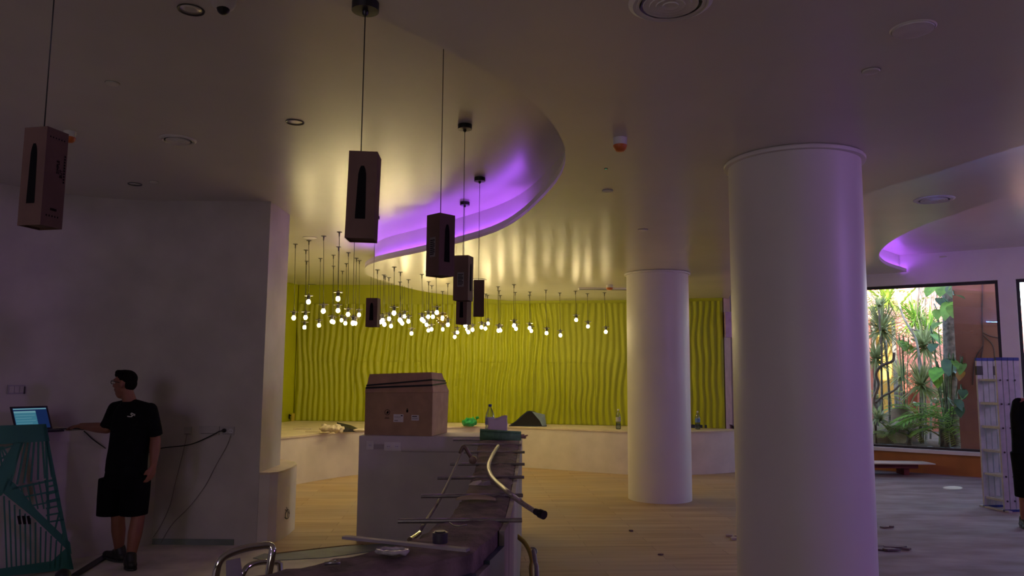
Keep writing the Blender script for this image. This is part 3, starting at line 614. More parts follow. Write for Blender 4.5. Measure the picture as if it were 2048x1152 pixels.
disc_me = MB().lathe([(.0222, .082), (.057, .077), (.060, .080), (.056, .087), (.0222, .091)], (0, 0, 0), 24).mesh('shade_disc', M('grey_glazed_metal', (.16, .15, .13), .35, .4), smooth=40)
rose_me = MB().lathe([(.0032, -.062), (.0068, -.058), (.0085, -.020), (.013, -.010), (.033, -.006), (.033, -.0005), (.004, -.0002)], (0, 0, 0), 20).mesh('ceiling_plate', DGREY, smooth=40)
ORD = ['leftmost', 'second', 'third', 'fourth', 'fifth', 'sixth', 'seventh', 'eighth', 'ninth', 'tenth', 'eleventh', 'twelfth', 'thirteenth', 'fourteenth', 'fifteenth', 'sixteenth']
def zone(x):
    return ('left of the small flat carton', 0) if x < 733 else ('between the flat carton and hanging cartons', 1) if x < 905 else ('under the overlapping cartons', 2) if x < 985 else ('right of the hanging cartons', 3)
cnt = {}
for (cx, cy, bx_, by_, lv) in PL:
    if lv == 'U': c = onz(cx, cy, ZU)
    elif lv == 'L': c = onz(cx, cy, ZL)
    else: c = ony(cx, 560, lv); c.z = ZU
    b = ony(bx_, by_, c.y); zn, zi = zone(bx_); k = cnt.get(zi, 0); cnt[zi] = k + 1
    g = abs(bx_ - 885) < .1 and abs(by_ - 635) < 1
    o_ = ORD[k] if k < 16 else ['seventeenth', 'eighteenth', 'nineteenth', 'twentieth', 'twenty-first', 'twenty-second', 'twenty-third', 'twenty-fourth', 'twenty-fifth', 'twenty-sixth', 'twenty-seventh', 'twenty-eighth'][k - 16]
    lab = 'lit pendant bulb inside a clear amber glass globe' if g else '%s lit bare bulb %s, from left' % (o_, zn)
    t = thing('bulb_pendant', lab, 'lamp', (b.x, b.y, b.z), 'bare bulb pendants before the lime wall')
    for nm, me, dz in (('bulb', bulb_me, 0), ('socket', sock_me, 0), ('shade_disc', disc_me, 0), ('ceiling_plate', rose_me, c.z - b.z)):
        o = bpy.data.objects.new(nm, me); COL.objects.link(o); o.parent = t; o.location = (0, 0, dz)
        if nm == 'ceiling_plate': o.location = (c.x - b.x, 0, dz)
    dx = c.x - b.x; hz = c.z - b.z
    MB().tube([(dx, 0, hz - .05), (dx * .55 + .004 * sin(cx), 0, hz * .55), (0, 0, .105)], .0034, 6).build('cord', BLACK, t, world=False, smooth=True)
    if g: MB().lathe([(.022, .084), (.06, .078), (.105, .035), (.118, -.02), (.105, -.075), (.062, -.118), (0, -.136)], (0, 0, 0), 28).build('glass_globe', AMBER, t, world=False, smooth=True)

# ================================================================ CEILING FITTINGS
def fit(name, label, cat, px, py, z, group=None): p = onz(px, py, z); return thing(name, label, cat, p, group), p
for px, py, lab in ((382, 19, 'silver round recessed downlight at the top edge beside the dome camera'), (590, 244, 'round recessed downlight in the lit part of the ceiling'), (270, 368, 'round recessed downlight above the dark left wall'), (625, 569, 'small bright recessed downlight by the lime wall corner')):
    t, p = fit('downlight', lab, 'light', px, py, ZU, 'recessed downlights')
    r_ = .052 if px != 625 else .07
    MB().lathe([(r_, -.001), (r_ + .010, -.006), (r_ + .012, -.001)], p, 32).build('trim_ring', DGREY, t, smooth=40)
    MB().lathe([(0, -.0012), (r_ * .5, -.0016), (r_, -.0012), (r_, -.0008), (0, -.0008)], p, 24).build('reflector', M('frosted_reflector', (.92, .90, .84), .2, .5), t, smooth=True)
def vent(lab, px, py, z, r_):
    t, p = fit('ceiling_vent', lab, 'vent', px, py, z, 'round ceiling vents')
    MB().lathe([(0, -.0008), (r_ * .95, -.0008), (r_ * .95, -.0004), (0, -.0004)], p, 32).build('throat', PRINT, t, smooth=True)
    MB().lathe([(r_ * .92, -.010), (r_ * .95, -.013), (r_ * 1.06, -.005), (r_ * 1.07, -.0002), (r_ * .94, -.0002)], p, 40).build('outer_ring', WHITE, t, smooth=40)
    for k in range(5):
        q = r_ * (.79 - .165 * k); MB().lathe([(q, -.010 - .0012 * k), (q + r_ * .07, -.013 - .0012 * k), (q + r_ * .085, -.009), (q + r_ * .02, -.004)], p, 36).build('cone_ring', WHITE, t, smooth=40)
vent('round ceiling vent with concentric rings above the dark left wall', 356, 279, ZU, .125)
vent('large round ceiling vent with concentric rings cut by the top edge', 1341, 4, ZL, .150)
vent('round ceiling vent in the bluish raised ceiling on the right', 1868, 399, ZR, .19)
for px, py, z, lab, r_ in ((140, 263, ZU, 'orange fire alarm sounder behind the leftmost boxed lamp', .042), (1240, 276, ZL, 'orange and white fire alarm sounder in the middle of the lower ceiling', .042), (1219, 570, ZL, 'small orange fire alarm sounder at the far end above the lime wall', .055)):
    t, p = fit('alarm_sounder', lab, 'alarm', px, py, z, 'orange alarm sounders')
    MB().lathe([(r_ * .9, -.045), (r_, -.040), (r_ * 1.02, -.001)], p, 28).build('base', WHITE, t, smooth=40)
    MB().lathe([(0, -.084), (r_ * .55, -.082), (r_ * .85, -.070), (r_ * .99, -.052), (r_ * .99, -.045)], p, 28).build('orange_cap', ORANGE, t, smooth=40)
t, p = fit('dome_camera', 'white dome security camera with black lens ball at the top edge', 'camera', 447, -6, ZU)
MB().lathe([(.035, -.062), (.048, -.050), (.058, -.030), (.060, -.0005)], p, 32).build('housing', WHITE, t, smooth=40)
MB().ell(p + Vector((.004, -.006, -.060)), (.030, .030, .030)).build('lens_ball', BLACK, t, smooth=True)
for px, py, z, r_, lab in ((225, 166, ZU, .040, 'flat white cover disc left of the round vent'), (308, 363, ZU, .04, 'flat white cover disc right of the dark wall downlight'), (1215, 381, ZL, .042, 'flat white cover disc below the middle alarm sounder'), (1742, 141, ZL, .040, 'flat white cover disc above the near column on the right'), (1286, 459, ZL, .05, 'faint flat cover disc above the far column'), (857, 543, ZL, .05, 'flat round cover disc over the middle bulbs'), (620, 475, ZU, .09, 'faint round ceiling plate over the left bulbs'), (957, 559, ZL, .12, 'round flush ceiling plate above the rightmost boxed lamp'), (1886, 513, ZR, .05, 'small flat cap in the far right ceiling')):
    t, p = fit('cover_disc', lab, 'disc', px, py, z, 'flat round ceiling covers'); MB().lathe([(0, -.010), (r_ * .9, -.009), (r_, -.005), (r_ * .97, -.0006)], p, 28).build('cover', WHITE, t, smooth=40)
    MB().lathe([(r_ * .98, -.0004), (r_ * 1.05, -.002), (r_ * 1.07, -.0004)], p, 28).build('outline_ring', M('outline_grey', (.30, .28, .27), .6), t, smooth=40)  # grey ring tracing the outline of the cover
t, p = fit('round_speaker', 'large pale round ceiling speaker at the upper right', 'speaker', 1826, 57, ZL)
MB().lathe([(0, -.010), (.055, -.012), (.078, -.010), (.080, -.0005)], p, 36).build('grille', M('lilac_white', (.78, .76, .80), .6), t, smooth=40)
MB().lathe([(.0805, -.0005), (.083, -.006), (.088, -.0005)], p, 36).build('rim', WHITE, t, smooth=40)
t, p = fit('sensor', 'tiny green lit ceiling sensor above the far column', 'sensor', 1212, 337, ZL)
MB().lathe([(.004, -.004), (.012, -.003), (.013, -.0004)], p, 16).build('rim', DGREY, t, smooth=40); MB().ell(p + Vector((0, 0, -.004)), (.004, .004, .003)).build('green_light', EM('green_led', (.1, 1, .45), .7), t, smooth=True)
lv_ = thing('linear_vent', 'long flat linear air vent on the ceiling before the lime wall', 'vent', onz(1205, 580, ZL), None)
a_, b__ = onz(1157, 576, ZL), onz(1262, 577, ZL); mb = MB(); d_ = (b__ - a_); ang = atan2(d_.y, d_.x); mid = (a_ + b__) / 2
mb.box((0, 0, -.012), (d_.length, .16, .022), T(mid) @ RZ(ang)); mb.build('housing', WHITE, lv_, smooth=False)
for k in range(3): MB().box((0, -.05 + .05 * k, -.0255), (d_.length * .97, .012, .004), T(mid) @ RZ(ang)).build('slot', M('grey_slot', (.3, .28, .25), .6), lv_, smooth=False)
# ================================================================ THINGS ON THE BAR AND THE BENCH
ZB = 1.068
def bottle(name, label, p, hgt, r_, labcol, capcol, group=None):
    t = thing(name, label, 'bottle', p, group); k = hgt
    MB().lathe([(r_ * .8, .001), (r_, .012), (r_, k * .30), (r_ * .93, k * .34), (r_, k * .38), (r_, k * .62), (r_ * .82, k * .74), (r_ * .45, k * .86), (r_ * .30, k * .90), (r_ * .30, k * .93)], p, 24).build('body', PET, t, smooth=True)
    MB().lathe([(r_ * .9, .004), (r_ * .94, .02), (r_ * .94, k * .28)], p, 20).build('water', GLASS('water_%s' % len(MATS), (.72, .80, .86), .03), t, smooth=True)
    MB().lathe([(r_ * 1.01, k * .38), (r_ * 1.015, k * .40), (r_ * 1.015, k * .58), (r_ * 1.01, k * .60)], p, 24).build('label_band', labcol, t, smooth=True)
    MB().lathe([(r_ * .34, k * .925), (r_ * .36, k * .93), (r_ * .36, k * .995), (r_ * .3, k)], p, 18).build('cap', capcol, t, smooth=40); return t
LBL = M('blue_white_label', (.16, .18, .55), .5, col2=(.60, .58, .68), scale=14); LBG = M('pale_label', (.45, .45, .42), .5)
bottle('water_bottle', 'large clear water bottle with blue label standing behind the white plastic bag', (-.21, 7.83, 1.069), .325, .047, LBL, BLUEP)
p = onz(1238, 859, .741); bottle('water_bottle', 'clear water bottle on the bench just left of the far column', (p.x, p.y + .08, .741), .35, .045, LBG, PAPER)
p = onz(1397, 859, .741); bottle('water_bottle', 'water bottle with pale blue band on the bench right of the far column', (p.x, p.y + .06, .741), .32, .045, M('sky_label', (.12, .22, .50), .5), PAPER)
# white plastic bag standing on the bar end
t = thing('plastic_bag', 'upright pinkish white plastic bag on the bar end before the bottle', 'bag', (-.13, 7.64, 1.07))
vs, fs = [], []; nu, nv = 28, 10
for j in range(nv + 1):
    for i in range(nu):
        a = 2 * pi * i / nu; cx, sy = cos(a), sin(a); k = j / nv
        x = .098 * (abs(cx) ** .5) * (1 if cx > 0 else -1); y = .028 * (1 - .9 * j / nv) * (abs(sy) ** .7) * (1 if sy > 0 else -1)
        z = .19 * k + (k > .9) * (.012 * sin(5 * a) + .028 * (x > .03)); w_ = .006 * noise.noise((x * 30, y * 30, z * 18)); vs.append((-.13 + x * (1 - .04 * k) + w_, 7.66 + y + w_, 1.069 + z))
for j in range(nv):
    for i in range(nu): fs.append((j * nu + i, j * nu + (i + 1) % nu, (j + 1) * nu + (i + 1) % nu, (j + 1) * nu + i))
fs.append(tuple(range(nu)))
MB().add(vs, fs).build('film', M('milky_film', (.72, .60, .64), .45, var=.05), t, smooth=True)
# green felt roll
t = thing('felt_roll', 'dark green felt roll lying across the bar wall with torn paper core', 'roll', (-.08, 7.28, 1.075))
pr = []; vs, fs = [], []
NS = 60
for e, (x, r0) in enumerate(((-.285, .058), (.095, .047))):
    for k in range(NS): a = -1.2 + 2 * pi * 2.6 * k / NS; r_ = r0 * (.35 + .65 * k / NS); vs.append((x + .0 * k, 7.28 + r_ * cos(a), 1.076 + r0 + r_ * sin(a) + (.0)))
for k in range(NS - 1): fs.append((k, k + 1, NS + k + 1, NS + k))
o = MB().add(vs, fs).build('felt', GREENR, t, smooth=True); md = o.modifiers.new('s', 'SOLIDIFY'); md.thickness = .005
mb = MB(); mb.tube([(.085, 7.28, 1.122), (.125, 7.275, 1.125)], .02, 9)
mb.add([(.12, 7.27, 1.13), (.155, 7.262, 1.142), (.160, 7.262, 1.128), (.14, 7.262, 1.124), (.142, 7.262, 1.105), (.12, 7.27, 1.10)], [(0, 1, 2, 3, 4, 5)]); mb.build('paper_core', M('torn_paper', (.45, .30, .24), .8), t, smooth=40)
# green bag, dark mat, dust sheet, boards on the bench
def lump(name, label, cat, px, py, z, w_, d_, h_, mat, seed, part, vox=.012, n=9):
    p = onz(px, py, z); p.y += d_ * .5; t = thing(name, label, cat, (p.x, p.y, z)); rr = random.Random(seed); mb = MB()
    mb.ell(p + Vector((0, 0, h_ * .38)), (w_ * .46, d_ * .45, h_ * .38))
    for k in range(n):
        a = rr.uniform(0, 2 * pi); q = p + Vector((cos(a) * w_ * rr.uniform(.15, .36), sin(a) * d_ * .3, h_ * rr.uniform(.2, .66)))
        mb.ell(q, (w_ * rr.uniform(.10, .2), d_ * rr.uniform(.12, .24), h_ * rr.uniform(.14, .32)), Matrix.Rotation(rr.uniform(0, 3), 3, (rr.random(), rr.random(), rr.random())).to_4x4())
    o = blob(mb, vox, 1, part, mat, t)
    lo = min(v.co.z for v in o.data.vertices)
    for v in o.data.vertices:
        v.co += Vector((noise.noise(v.co * 22 + Vector((seed, 0, 0))), noise.noise(v.co * 22 + Vector((0, seed, 0))), noise.noise(v.co * 25))) * min(.02, h_ * .14); v.co.z = max(v.co.z - lo, .001)
    return t, p
t, p = lump('green_bag', 'crumpled bright green plastic bag on the bench before the lime wall', 'bag', 938, 854, .741, .30, .26, .20, GREENP, 3, 'film')
MB().tube([p + Vector((.12, 0, .15)), p + Vector((.16, -.01, .165)), p + Vector((.175, 0, .14))], [.03, .022, .004], 7).build('handle_loop', GREENP, t, smooth=True)
t, p = lump('dust_sheet', 'crumpled cream dust sheet on the left part of the bench', 'sheet', 659, 868, .741, .44, .3, .135, M('cream_cloth', (.66, .58, .42), .85, var=.12, scale=10), 11, 'cloth')
p = onz(694, 864, .741); t = thing('dark_sheet', 'dark folded plastic sheet beside the cream dust sheet', 'sheet', p)
MB().add([p + Vector(q) for q in ((-.19, .1, .15), (-.17, -.02, .0), (.0, -.02, .0), (.20, .02, .0), (.22, .12, .02), (.03, .14, .10), (-.10, .02, .09), (.05, .0, .055), (-.19, .16, .0), (.2, .2, 0))], [(0, 1, 6), (1, 2, 6), (2, 7, 6), (2, 3, 7), (3, 4, 7), (4, 5, 7), (5, 6, 7), (0, 6, 5), (0, 8, 1), (0, 5, 9, 8), (4, 9, 5), (1, 8, 9, 3, 2), (3, 9, 4)]).build('sheet', BLACK, t, smooth=False)
MB().ell(p + Vector((.21, -.0, .03)), (.11, .05, .028)).build('pale_scrap', M('cream_cloth', (.6, .5, .4)), t, smooth=True)
for k, (x, y, l, lab) in enumerate(((604, 859, .30, 'thin pale board lying on the left part of the bench'), (625, 865, .24, 'shorter pale board lying before the longer one on the bench'))):
    p = onz(x, y, .741); t = thing('loose_board', lab, 'board', p, 'loose boards on the bench')
    MB().box(p + Vector((0, .05, .009)), (l, .07, .016)).build('board', CREAM, t, smooth=False)
p = onz(1057, 853, .741); t = thing('folded_mat', 'dark blue mat bent into a dome on the bench', 'mat', (p.x, p.y + .15, .741))
prof = cr([(-.36, 0, .012), (-.26, 0, .06), (-.14, 0, .17), (-.02, 0, .265), (.06, 0, .27), (.14, 0, .22), (.21, 0, .10), (.25, 0, .014)], 5); vs, fs = [], []
for q in prof: vs += [(p.x + q.x, p.y + .02, .742 + q.z), (p.x + q.x + .04, p.y + .32, .742 + q.z * .97)]
for i in range(len(prof) - 1): fs.append((i * 2, i * 2 + 1, i * 2 + 3, i * 2 + 2))
o = MB().add(vs, fs).build('sheet', NAVY, t, smooth=True); md = o.modifiers.new('s', 'SOLIDIFY'); md.thickness = .012
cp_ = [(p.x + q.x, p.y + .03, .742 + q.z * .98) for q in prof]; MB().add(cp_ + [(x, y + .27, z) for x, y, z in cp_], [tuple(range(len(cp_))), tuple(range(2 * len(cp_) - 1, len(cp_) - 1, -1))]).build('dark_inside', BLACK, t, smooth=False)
MB().prism([(p.x - .36, p.y + .01), (p.x + .33, p.y + .01), (p.x + .35, p.y + .33), (p.x - .30, p.y + .33)], .7412, .7515).build('flat_end', NAVY, t, smooth=False)
MB().add([(p.x + .06, p.y, .742 + .27), (p.x + .30, p.y + .06, .742 + .215), (p.x + .33, p.y + .05, .742 + .0115), (p.x + .25, p.y, .742 + .0115), (p.x + .21, p.y, .742 + .10)], [(0, 1, 2, 3, 4)]).build('grey_backing', M('mat_backing', (.20, .27, .33), .5), t, smooth=False)
p = onz(1410, 857, .741); t = thing('navy_roll', 'flat dark blue folded cover behind the bottle on the right bench end', 'cover', p)
MB().box(p + Vector((.02, .22, .03)), (.58, .22, .055), None).build('cover', NAVY, t, smooth=False)
MB().add([p + Vector(q) for q in ((.08, .3, .06), (.14, .3, .058), (.22, .3, .22), (.205, .3, .22), (.12, .3, .10))], [(0, 1, 2, 3, 4)]).build('curled_tongue', M('grey_film', (.35, .35, .42), .5), t, smooth=False)
p = onz(1440, 856, .741); t = thing('grey_sheet', 'pale grey sheet curling over the right end of the bench', 'sheet', p)
pf = cr([(-.18, 0, .062), (.05, 0, .066), (.20, 0, .06), (.30, 0, .02), (.34, 0, -.08), (.33, 0, -.2), (.30, 0, -.24)], 5); vs, fs = [], []
for q in pf: vs += [(p.x + q.x, p.y + .16 - .10, .741 + q.z + .004), (p.x + q.x, p.y + .38, .741 + q.z + .01)]
for i in range(len(pf) - 1): fs.append((i * 2, i * 2 + 1, i * 2 + 3, i * 2 + 2))
o = MB().add(vs, fs).build('sheet', M('grey_film'  , (.4, .4, .4)), t, smooth=True); md = o.modifiers.new('s', 'SOLIDIFY'); md.thickness = .006
# small things on the raw bar top
def bp(px, py, dz=0): return onz(px, py, ZB + dz)
p = bp(880, 1087); t = thing('dark_tape_block', 'small dark tape block on the bar top', 'tape', p)
MB().lathe([(.020, .001), (.0285, .003), (.0285, .040), (.020, .043)], p, 18).build('roll', M('dark_violet_plastic', (.06, .05, .075), .35), t, smooth=40); MB().lathe([(.012, .0435), (.020, .0435), (.020, .046), (.012, .046)], p, 16).build('core_rim', DGREY, t, smooth=40)
p = bp(785, 1108); t = thing('plastic_wrap', 'crumpled clear plastic wrap ring on the bar top', 'plastic', p); pts = [p + Vector((cos(a) * .052 + .006 * noise.noise((a, 1, 2)), sin(a) * .032, .010 + .006 * noise.noise((a * 2, 4, 2)))) for a in [2 * pi * k / 26 for k in range(27)]]
MB().tube(pts, [.008 + .005 * noise.noise((k * .9, 0, 0)) for k in range(27)], 7).build('film', M('shiny_film', (.50, .46, .46), .15, var=.2, scale=30), t, smooth=True)
MB().ell(p + Vector((.0, .0, .006)), (.045, .026, .004)).build('film_sheet', MATS['shiny_film'], t, smooth=True)
p = bp(664, 1131); t = thing('metal_clip', 'small shiny metal clip on the bar top near the bottom edge', 'clip', p)
MB().tube([p + Vector((-.024, 0, .006)), p + Vector((.0, .002, .008)), p + Vector((.026, .004, .007))], [.006, .0065, .004], 10).build('clip', STEEL, t, smooth=True); MB().ell(p + Vector((.010, 0, .0155)), (.004, .004, .004)).build('stud', CHROME, t, smooth=True)
a, b = bp(688, 1082, .0), bp(936, 1108, .0); d = (b - a).normalized(); t = thing('wood_strip', 'long flat violet grey strip lying across the bar top', 'strip', (a + b) / 2); ang = atan2(d.y, d.x)
MB().box((0, 0, .014), ((b - a).length, .030, .010), T((a + b) / 2) @ RZ(ang)).build('strip', M('lilac_wood', (.32, .27, .31), .6), t, smooth=False)
p = bp(952, 1000); t = thing('cardboard_scrap', 'torn folded cardboard scrap lying on the bar top', 'scrap', p)
vs, fs = [], []
for i in range(13):
    x = -.10 + .2 * i / 12; h = .018 * sin(pi * i / 12) + .003 * noise.noise((i * .9, 0, 0))
    vs += [p + Vector((x, -.02 + .004 * noise.noise((i, 3, 0)), .004 + h * .25)), p + Vector((x * .97, .03, .006 + h)), p + Vector((x * .8, .075, .004 + h * .5))]
for i in range(12): fs += [(i * 3, i * 3 + 1, i * 3 + 4, i * 3 + 3), (i * 3 + 1, i * 3 + 2, i * 3 + 5, i * 3 + 4)]
o = MB().add(vs, fs).build('cardboard', M('pale_cardboard', (.52, .40, .26), .8, var=.15), t, smooth=True); md = o.modifiers.new('s', 'SOLIDIFY'); md.thickness = .004
for k, (x, y, lab, m_) in enumerate(((951, 971, 'pale scrap of torn paper on the bar top', M('cream_scrap', (.85, .78, .60), .7)), (968, 972, 'lilac crumpled paper scrap on the bar top', M('lilac_scrap', (.42, .36, .42), .7)))):
    p = bp(x, y); t = thing('paper_scrap', lab, 'paper', p, 'paper scraps on the bar')
    MB().add([p + Vector(q) for q in ((-.04, 0, .003), (.0, -.018, .004), (.04, .004, .006), (.03, .05, .024), (-.015, .045, .018), (.0, .015, .016))], [(0, 1, 5), (1, 2, 5), (2, 3, 5), (3, 4, 5), (4, 0, 5)]).build('paper', m_, t, smooth=False)
t = thing('bent_wire', 'thin bent wire lying on the bar top', 'wire', bp(917, 1050)); MB().tube(cr([bp(899, 1045, .005), bp(907, 1051, .004), bp(920, 1052, .004), bp(934, 1050, .006)], 5), .0025, 6).build('wire', STEEL, t, smooth=True)
# flexible hoses
def hosep(L): return [ony(*q) for q in L]
t = thing('flexible_hose', 'pale braided flexible hose curving over the right edge of the bar', 'hose', ony(996, 890, 6.9))
hp = cr([onz(996, 892, 1.088), onz(984, 912, 1.085), onz(977, 932, 1.085), onz(982, 951, 1.085), onz(996, 967, 1.085), onz(1016, 984, 1.10)] + hosep([(1040, 1003, 4.05), (1066, 1020, 3.95), (1076, 1025, 3.92)]), 8)
MB().tube(hp, .0135, 10).build('hose', M('braided_steel', (.50, .43, .36), .35, .35, var=.25, scale=160), t, smooth=True)
e0 = hp[-1]; ed = (hp[-1] - hp[-4]).normalized(); MB().tube([e0 - ed * .02, e0 + ed * .012, e0 + ed * .013, e0 + ed * .045], [.016, .018, .022, .022], 12).build('end_nut', BLACK, t, smooth=40)
MB().tube([hp[0] + Vector((0, .03, .002)), hp[0]], [.012, .015], 10).build('end_ferrule', STEEL, t, smooth=40)
t = thing('thin_hose', 'thin grey hose hanging along the inner side of the bar', 'hose', ony(925, 905, 5.6))
MB().tube(cr(hosep([(926, 903, 5.6), (905, 946, 5.0), (882, 994, 4.3), (856, 1036, 3.7), (842, 1058, 3.4), (838, 1067, 3.3)]), 6), .0085, 8).build('hose', M('grey_rubber', (.17, .13, .12), .6), t, smooth=True)
MB().tube(hosep([(839, 1066, 3.3), (820, 1080, 3.12)]), [.010, .012], 10).build('bright_nozzle', CHROME, t, smooth=40)
MB().tube(cr(hosep([(920, 907, 5.6), (928, 893, 5.6), (938, 908, 5.6), (946, 921, 5.6)]), 5), [.014] * 16, 8).build('tap_fitting', M('dull_brass', (.20, .13, .10), .45, .5), t, smooth=True)
MB().lathe([(.016, -.02), (.028, -.018), (.028, .018), (.016, .02)], ony(946, 920, 5.58), 12, mtx=RX(pi / 2)).build('tap_collar', MATS['dull_brass'], t, smooth=40)
t = thing('yellow_hose', 'yellow hose looping to the floor behind the bar wall', 'hose', ony(1050, 1085, 5.2)); q = onz(1066, 1190, .03)
MB().tube(cr(hosep([(1034, 1072, 5.3), (1048, 1084, 5.25), (1058, 1100, 5.2), (1064, 1122, 5.15), (1063, 1150, 5.1)]) + [Vector((q.x, 4.9, .05)), Vector((q.x + .1, 4.6, .04)), Vector((q.x + .3, 4.4, .04))], 6), .0155, 8).build('hose', YHOSE, t, smooth=True)
MB().tube(cr(hosep([(1060, 1096, 5.22), (1069, 1096, 5.2), (1073, 1104, 5.18), (1066, 1115, 5.17)]), 5), .006, 6).build('tie', STEEL, t, smooth=True)
t = thing('grey_hose', 'grey hose leaning beside the yellow hose', 'hose', ony(1066, 1110, 5.0)); MB().tube(cr(hosep([(1067, 1101, 5.1), (1071, 1125, 5.0), (1074, 1152, 4.9)]) + [Vector((.17, 4.75, .04)), Vector((.3, 4.5, .03))], 6), .014, 8).build('hose', M('grey_hose_rubber', (.32, .28, .26), .5), t, smooth=True)

# ================================================================ LEFT SIDE: LEDGE, LAPTOP, SOCKETS, CABLES, SCREEN, CHAIR
LN = Vector((.83, -.558, 0)); LD = Vector((-.558, -.83, 0)); LP = Vector((-3.93, 7.28, 0))
def lp(s, e, z): q = LP + LD * s - LN * e; return Vector((q.x, q.y, z))
l0 = lp(-.72, 0, 0); le = lp(9, 0, 0); li = lp(9, .7, 0); l1 = lp(-.35, .66, 0)
struct(MB().prism([(l0.x, l0.y), (le.x, le.y), (li.x, li.y), (l1.x, l1.y)], 0, 1.05).build('wall_ledge', GREYW, smooth=False))
a0, a1 = lp(-.72, -.012, 0), lp(9, -.012, 0)
struct(MB().prism([(a0.x, a0.y), (a1.x, a1.y), (li.x, li.y), (l1.x, l1.y)], 1.051, 1.15).build('trim_5', GREYW, smooth=False))
# laptop
lt = thing('laptop', 'open black laptop with a lit blue screen on the ledge', 'laptop', lp(.05, .2, 1.15))
def lat(px, py, e): return onplane(px, py, LP - LN * e, LN)
h1, h0 = lat(105, 859, .17), lat(50, 862, .17); h1.z = h0.z = 1.166
wd = (h1 - h0).normalized(); wl_ = .315; h0 = h1 - wd * wl_
up = (Vector((0, 0, 1)) * .95 - LN * .22 - wd * .17).normalized(); nn = wd.cross(up).normalized()
if nn.dot(LN) < 0: nn = -nn
def lid(u, v, o): return h0 + wd * (u * wl_) + up * (v * .215) + nn * o
def lrect(mb, u0, u1, v0, v1, o, m): mb.add([lid(u0, v0, o), lid(u1, v0, o), lid(u1, v1, o), lid(u0, v1, o)], [(0, 1, 2, 3)], m)
mb = MB(); q = [lid(u, v, o) for o in (-.006, 0) for u, v in ((0, 0), (1, 0), (1, 1), (0, 1))]; mb.add(q, [(0, 1, 2, 3), (7, 6, 5, 4), (0, 1, 5, 4), (1, 2, 6, 5), (2, 3, 7, 6), (3, 0, 4, 7)])
lidm = mb.build('lid', BLACK, lt, smooth=False)
sc = MB(); lrect(sc, .05, .95, .06, .93, .0008, EM('screen_navy', (.012, .03, .12), .55)); lrect(sc, .06, .64, .10, .78, .0014, EM('screen_cyan', (.05, .19, .27), .75)); lrect(sc, .06, .64, .72, .80, .0018, EM('screen_pale', (.14, .32, .38), .8)); lrect(sc, .06, .94, .86, .91, .0018, MATS['screen_pale'])
for k in range(5): lrect(sc, .08, .60 - .1 * (k % 2), .16 + k * .11, .175 + k * .11, .0020, MATS['screen_pale'])
sc.build('screen', None, lidm, smooth=False)
mb = MB(); bq = [h0 + wd * u * wl_ + LN * v * .21 + Vector((0, 0, z)) for z in (-.015, 0) for u, v in ((0, 0), (1, 0), (1, 1), (0, 1))]; mb.add(bq, [(0, 1, 2, 3), (7, 6, 5, 4), (0, 1, 5, 4), (1, 2, 6, 5), (2, 3, 7, 6), (3, 0, 4, 7)]); mb.build('keyboard_base', BLACK, lt, smooth=False)
kb = MB()
for r_ in range(5):
    for c_ in range(12):
        o = h0 + wd * (wl_ * (.06 + c_ * .074)) + LN * (.03 + r_ * .02) + Vector((0, 0, .0022)); kb.add([o, o + wd * .019, o + wd * .019 + LN * .016, o + LN * .016], [(0, 1, 2, 3)])
ko = kb.build('keys', DGREY, lt, smooth=False); ko['kind'] = 'stuff'
# partition sockets, plug and cables
PY = 7.868
def wallp(px, py, y=PY): return ony(px, py, y)
for px, py, w_, n, lab in ((456, 862, .125, 2, 'double wall socket with a black plug on the partition'), (419, 861, .20, 0, 'blank white cover plate left of the plugged wall socket'), (376, 862, .075, 0, 'small blank cover plate leftmost on the partition')):
    c = wallp(px, py); t = thing('wall_socket' if n else 'cover_plate', lab, 'socket' if n else 'plate', c); wsock(t, c, w_, n, name='plate', m=M('socket_white', (.55, .52, .50), .5))
    MB().box((c[0], c[1] - .0135, c[2] - .028), (w_ * .8, .003, .004)).build('groove', DGREY, t, smooth=False)
t = thing('laptop_cable', 'black mains cable running from the partition socket to the laptop', 'cable', wallp(449, 861))
c = wallp(449, 861, PY - .016); MB().lathe([(.020, 0), (.020, .026), (.012, .034), (.006, .05)], c, 14, mtx=RX(pi / 2)).build('plug', BLACK, t, smooth=40)
pth = [c + Vector((0, -.04, 0)), wallp(438, 863, PY - .05), wallp(425, 870, PY - .04), wallp(395, 884, PY - .03), wallp(370, 891, PY - .03), wallp(325, 896, PY - .05), wallp(300, 904, 7.72), wallp(262, 915, 7.66), wallp(225, 905, 7.60)]
pth += [lat(206, 893, -.03), lat(185, 878, -.03), lat(170, 864, -.02)]; q = lat(158, 858, .05); q.z = 1.16; pth.append(q); pth.append(h1 + LN * .02 + Vector((0, 0, -.004)))
MB().tube(cr(pth, 6), .0055, 7).build('cable', BLACK, t, smooth=True)
for L_, lab in (([(462, 870), (452, 895), (432, 930), (410, 972), (380, 1012), (350, 1042), (335, 1062), (322, 1086)], 'thin grey cable trailing from the plugged socket down to the floor'), ([(374, 868), (366, 905), (352, 960), (340, 1010), (322, 1050), (306, 1075)], 'thin grey cable trailing from the leftmost cover plate down the partition')):
    t = thing('thin_cable', lab, 'cable', wallp(*L_[0])); MB().tube(cr([wallp(x, y, PY - .012) for x, y in L_], 4), .0028, 6).build('cable', M('dark_grey_cable', (.22, .18, .18), .6), t, smooth=True)
c = onplane(31, 779, W0, Vector((.818, -.575, 0))); t = thing('wall_switch', 'white switch box on the violet left wall above the laptop', 'switch', c); am = T(c) @ RZ(atan2(-LD.y, -LD.x))
MB().box((0, -.012, 0), (.15, .022, .085), am).build('back_box', M('lilac_plastic', (.42, .38, .46), .5), t, smooth=False)
for k in (-1, 0, 1): MB().box((k * .046, -.026, .0), (.040, .006, .060), am).build('rocker', M('socket_white', (.5, .5, .5)), t, smooth=False)
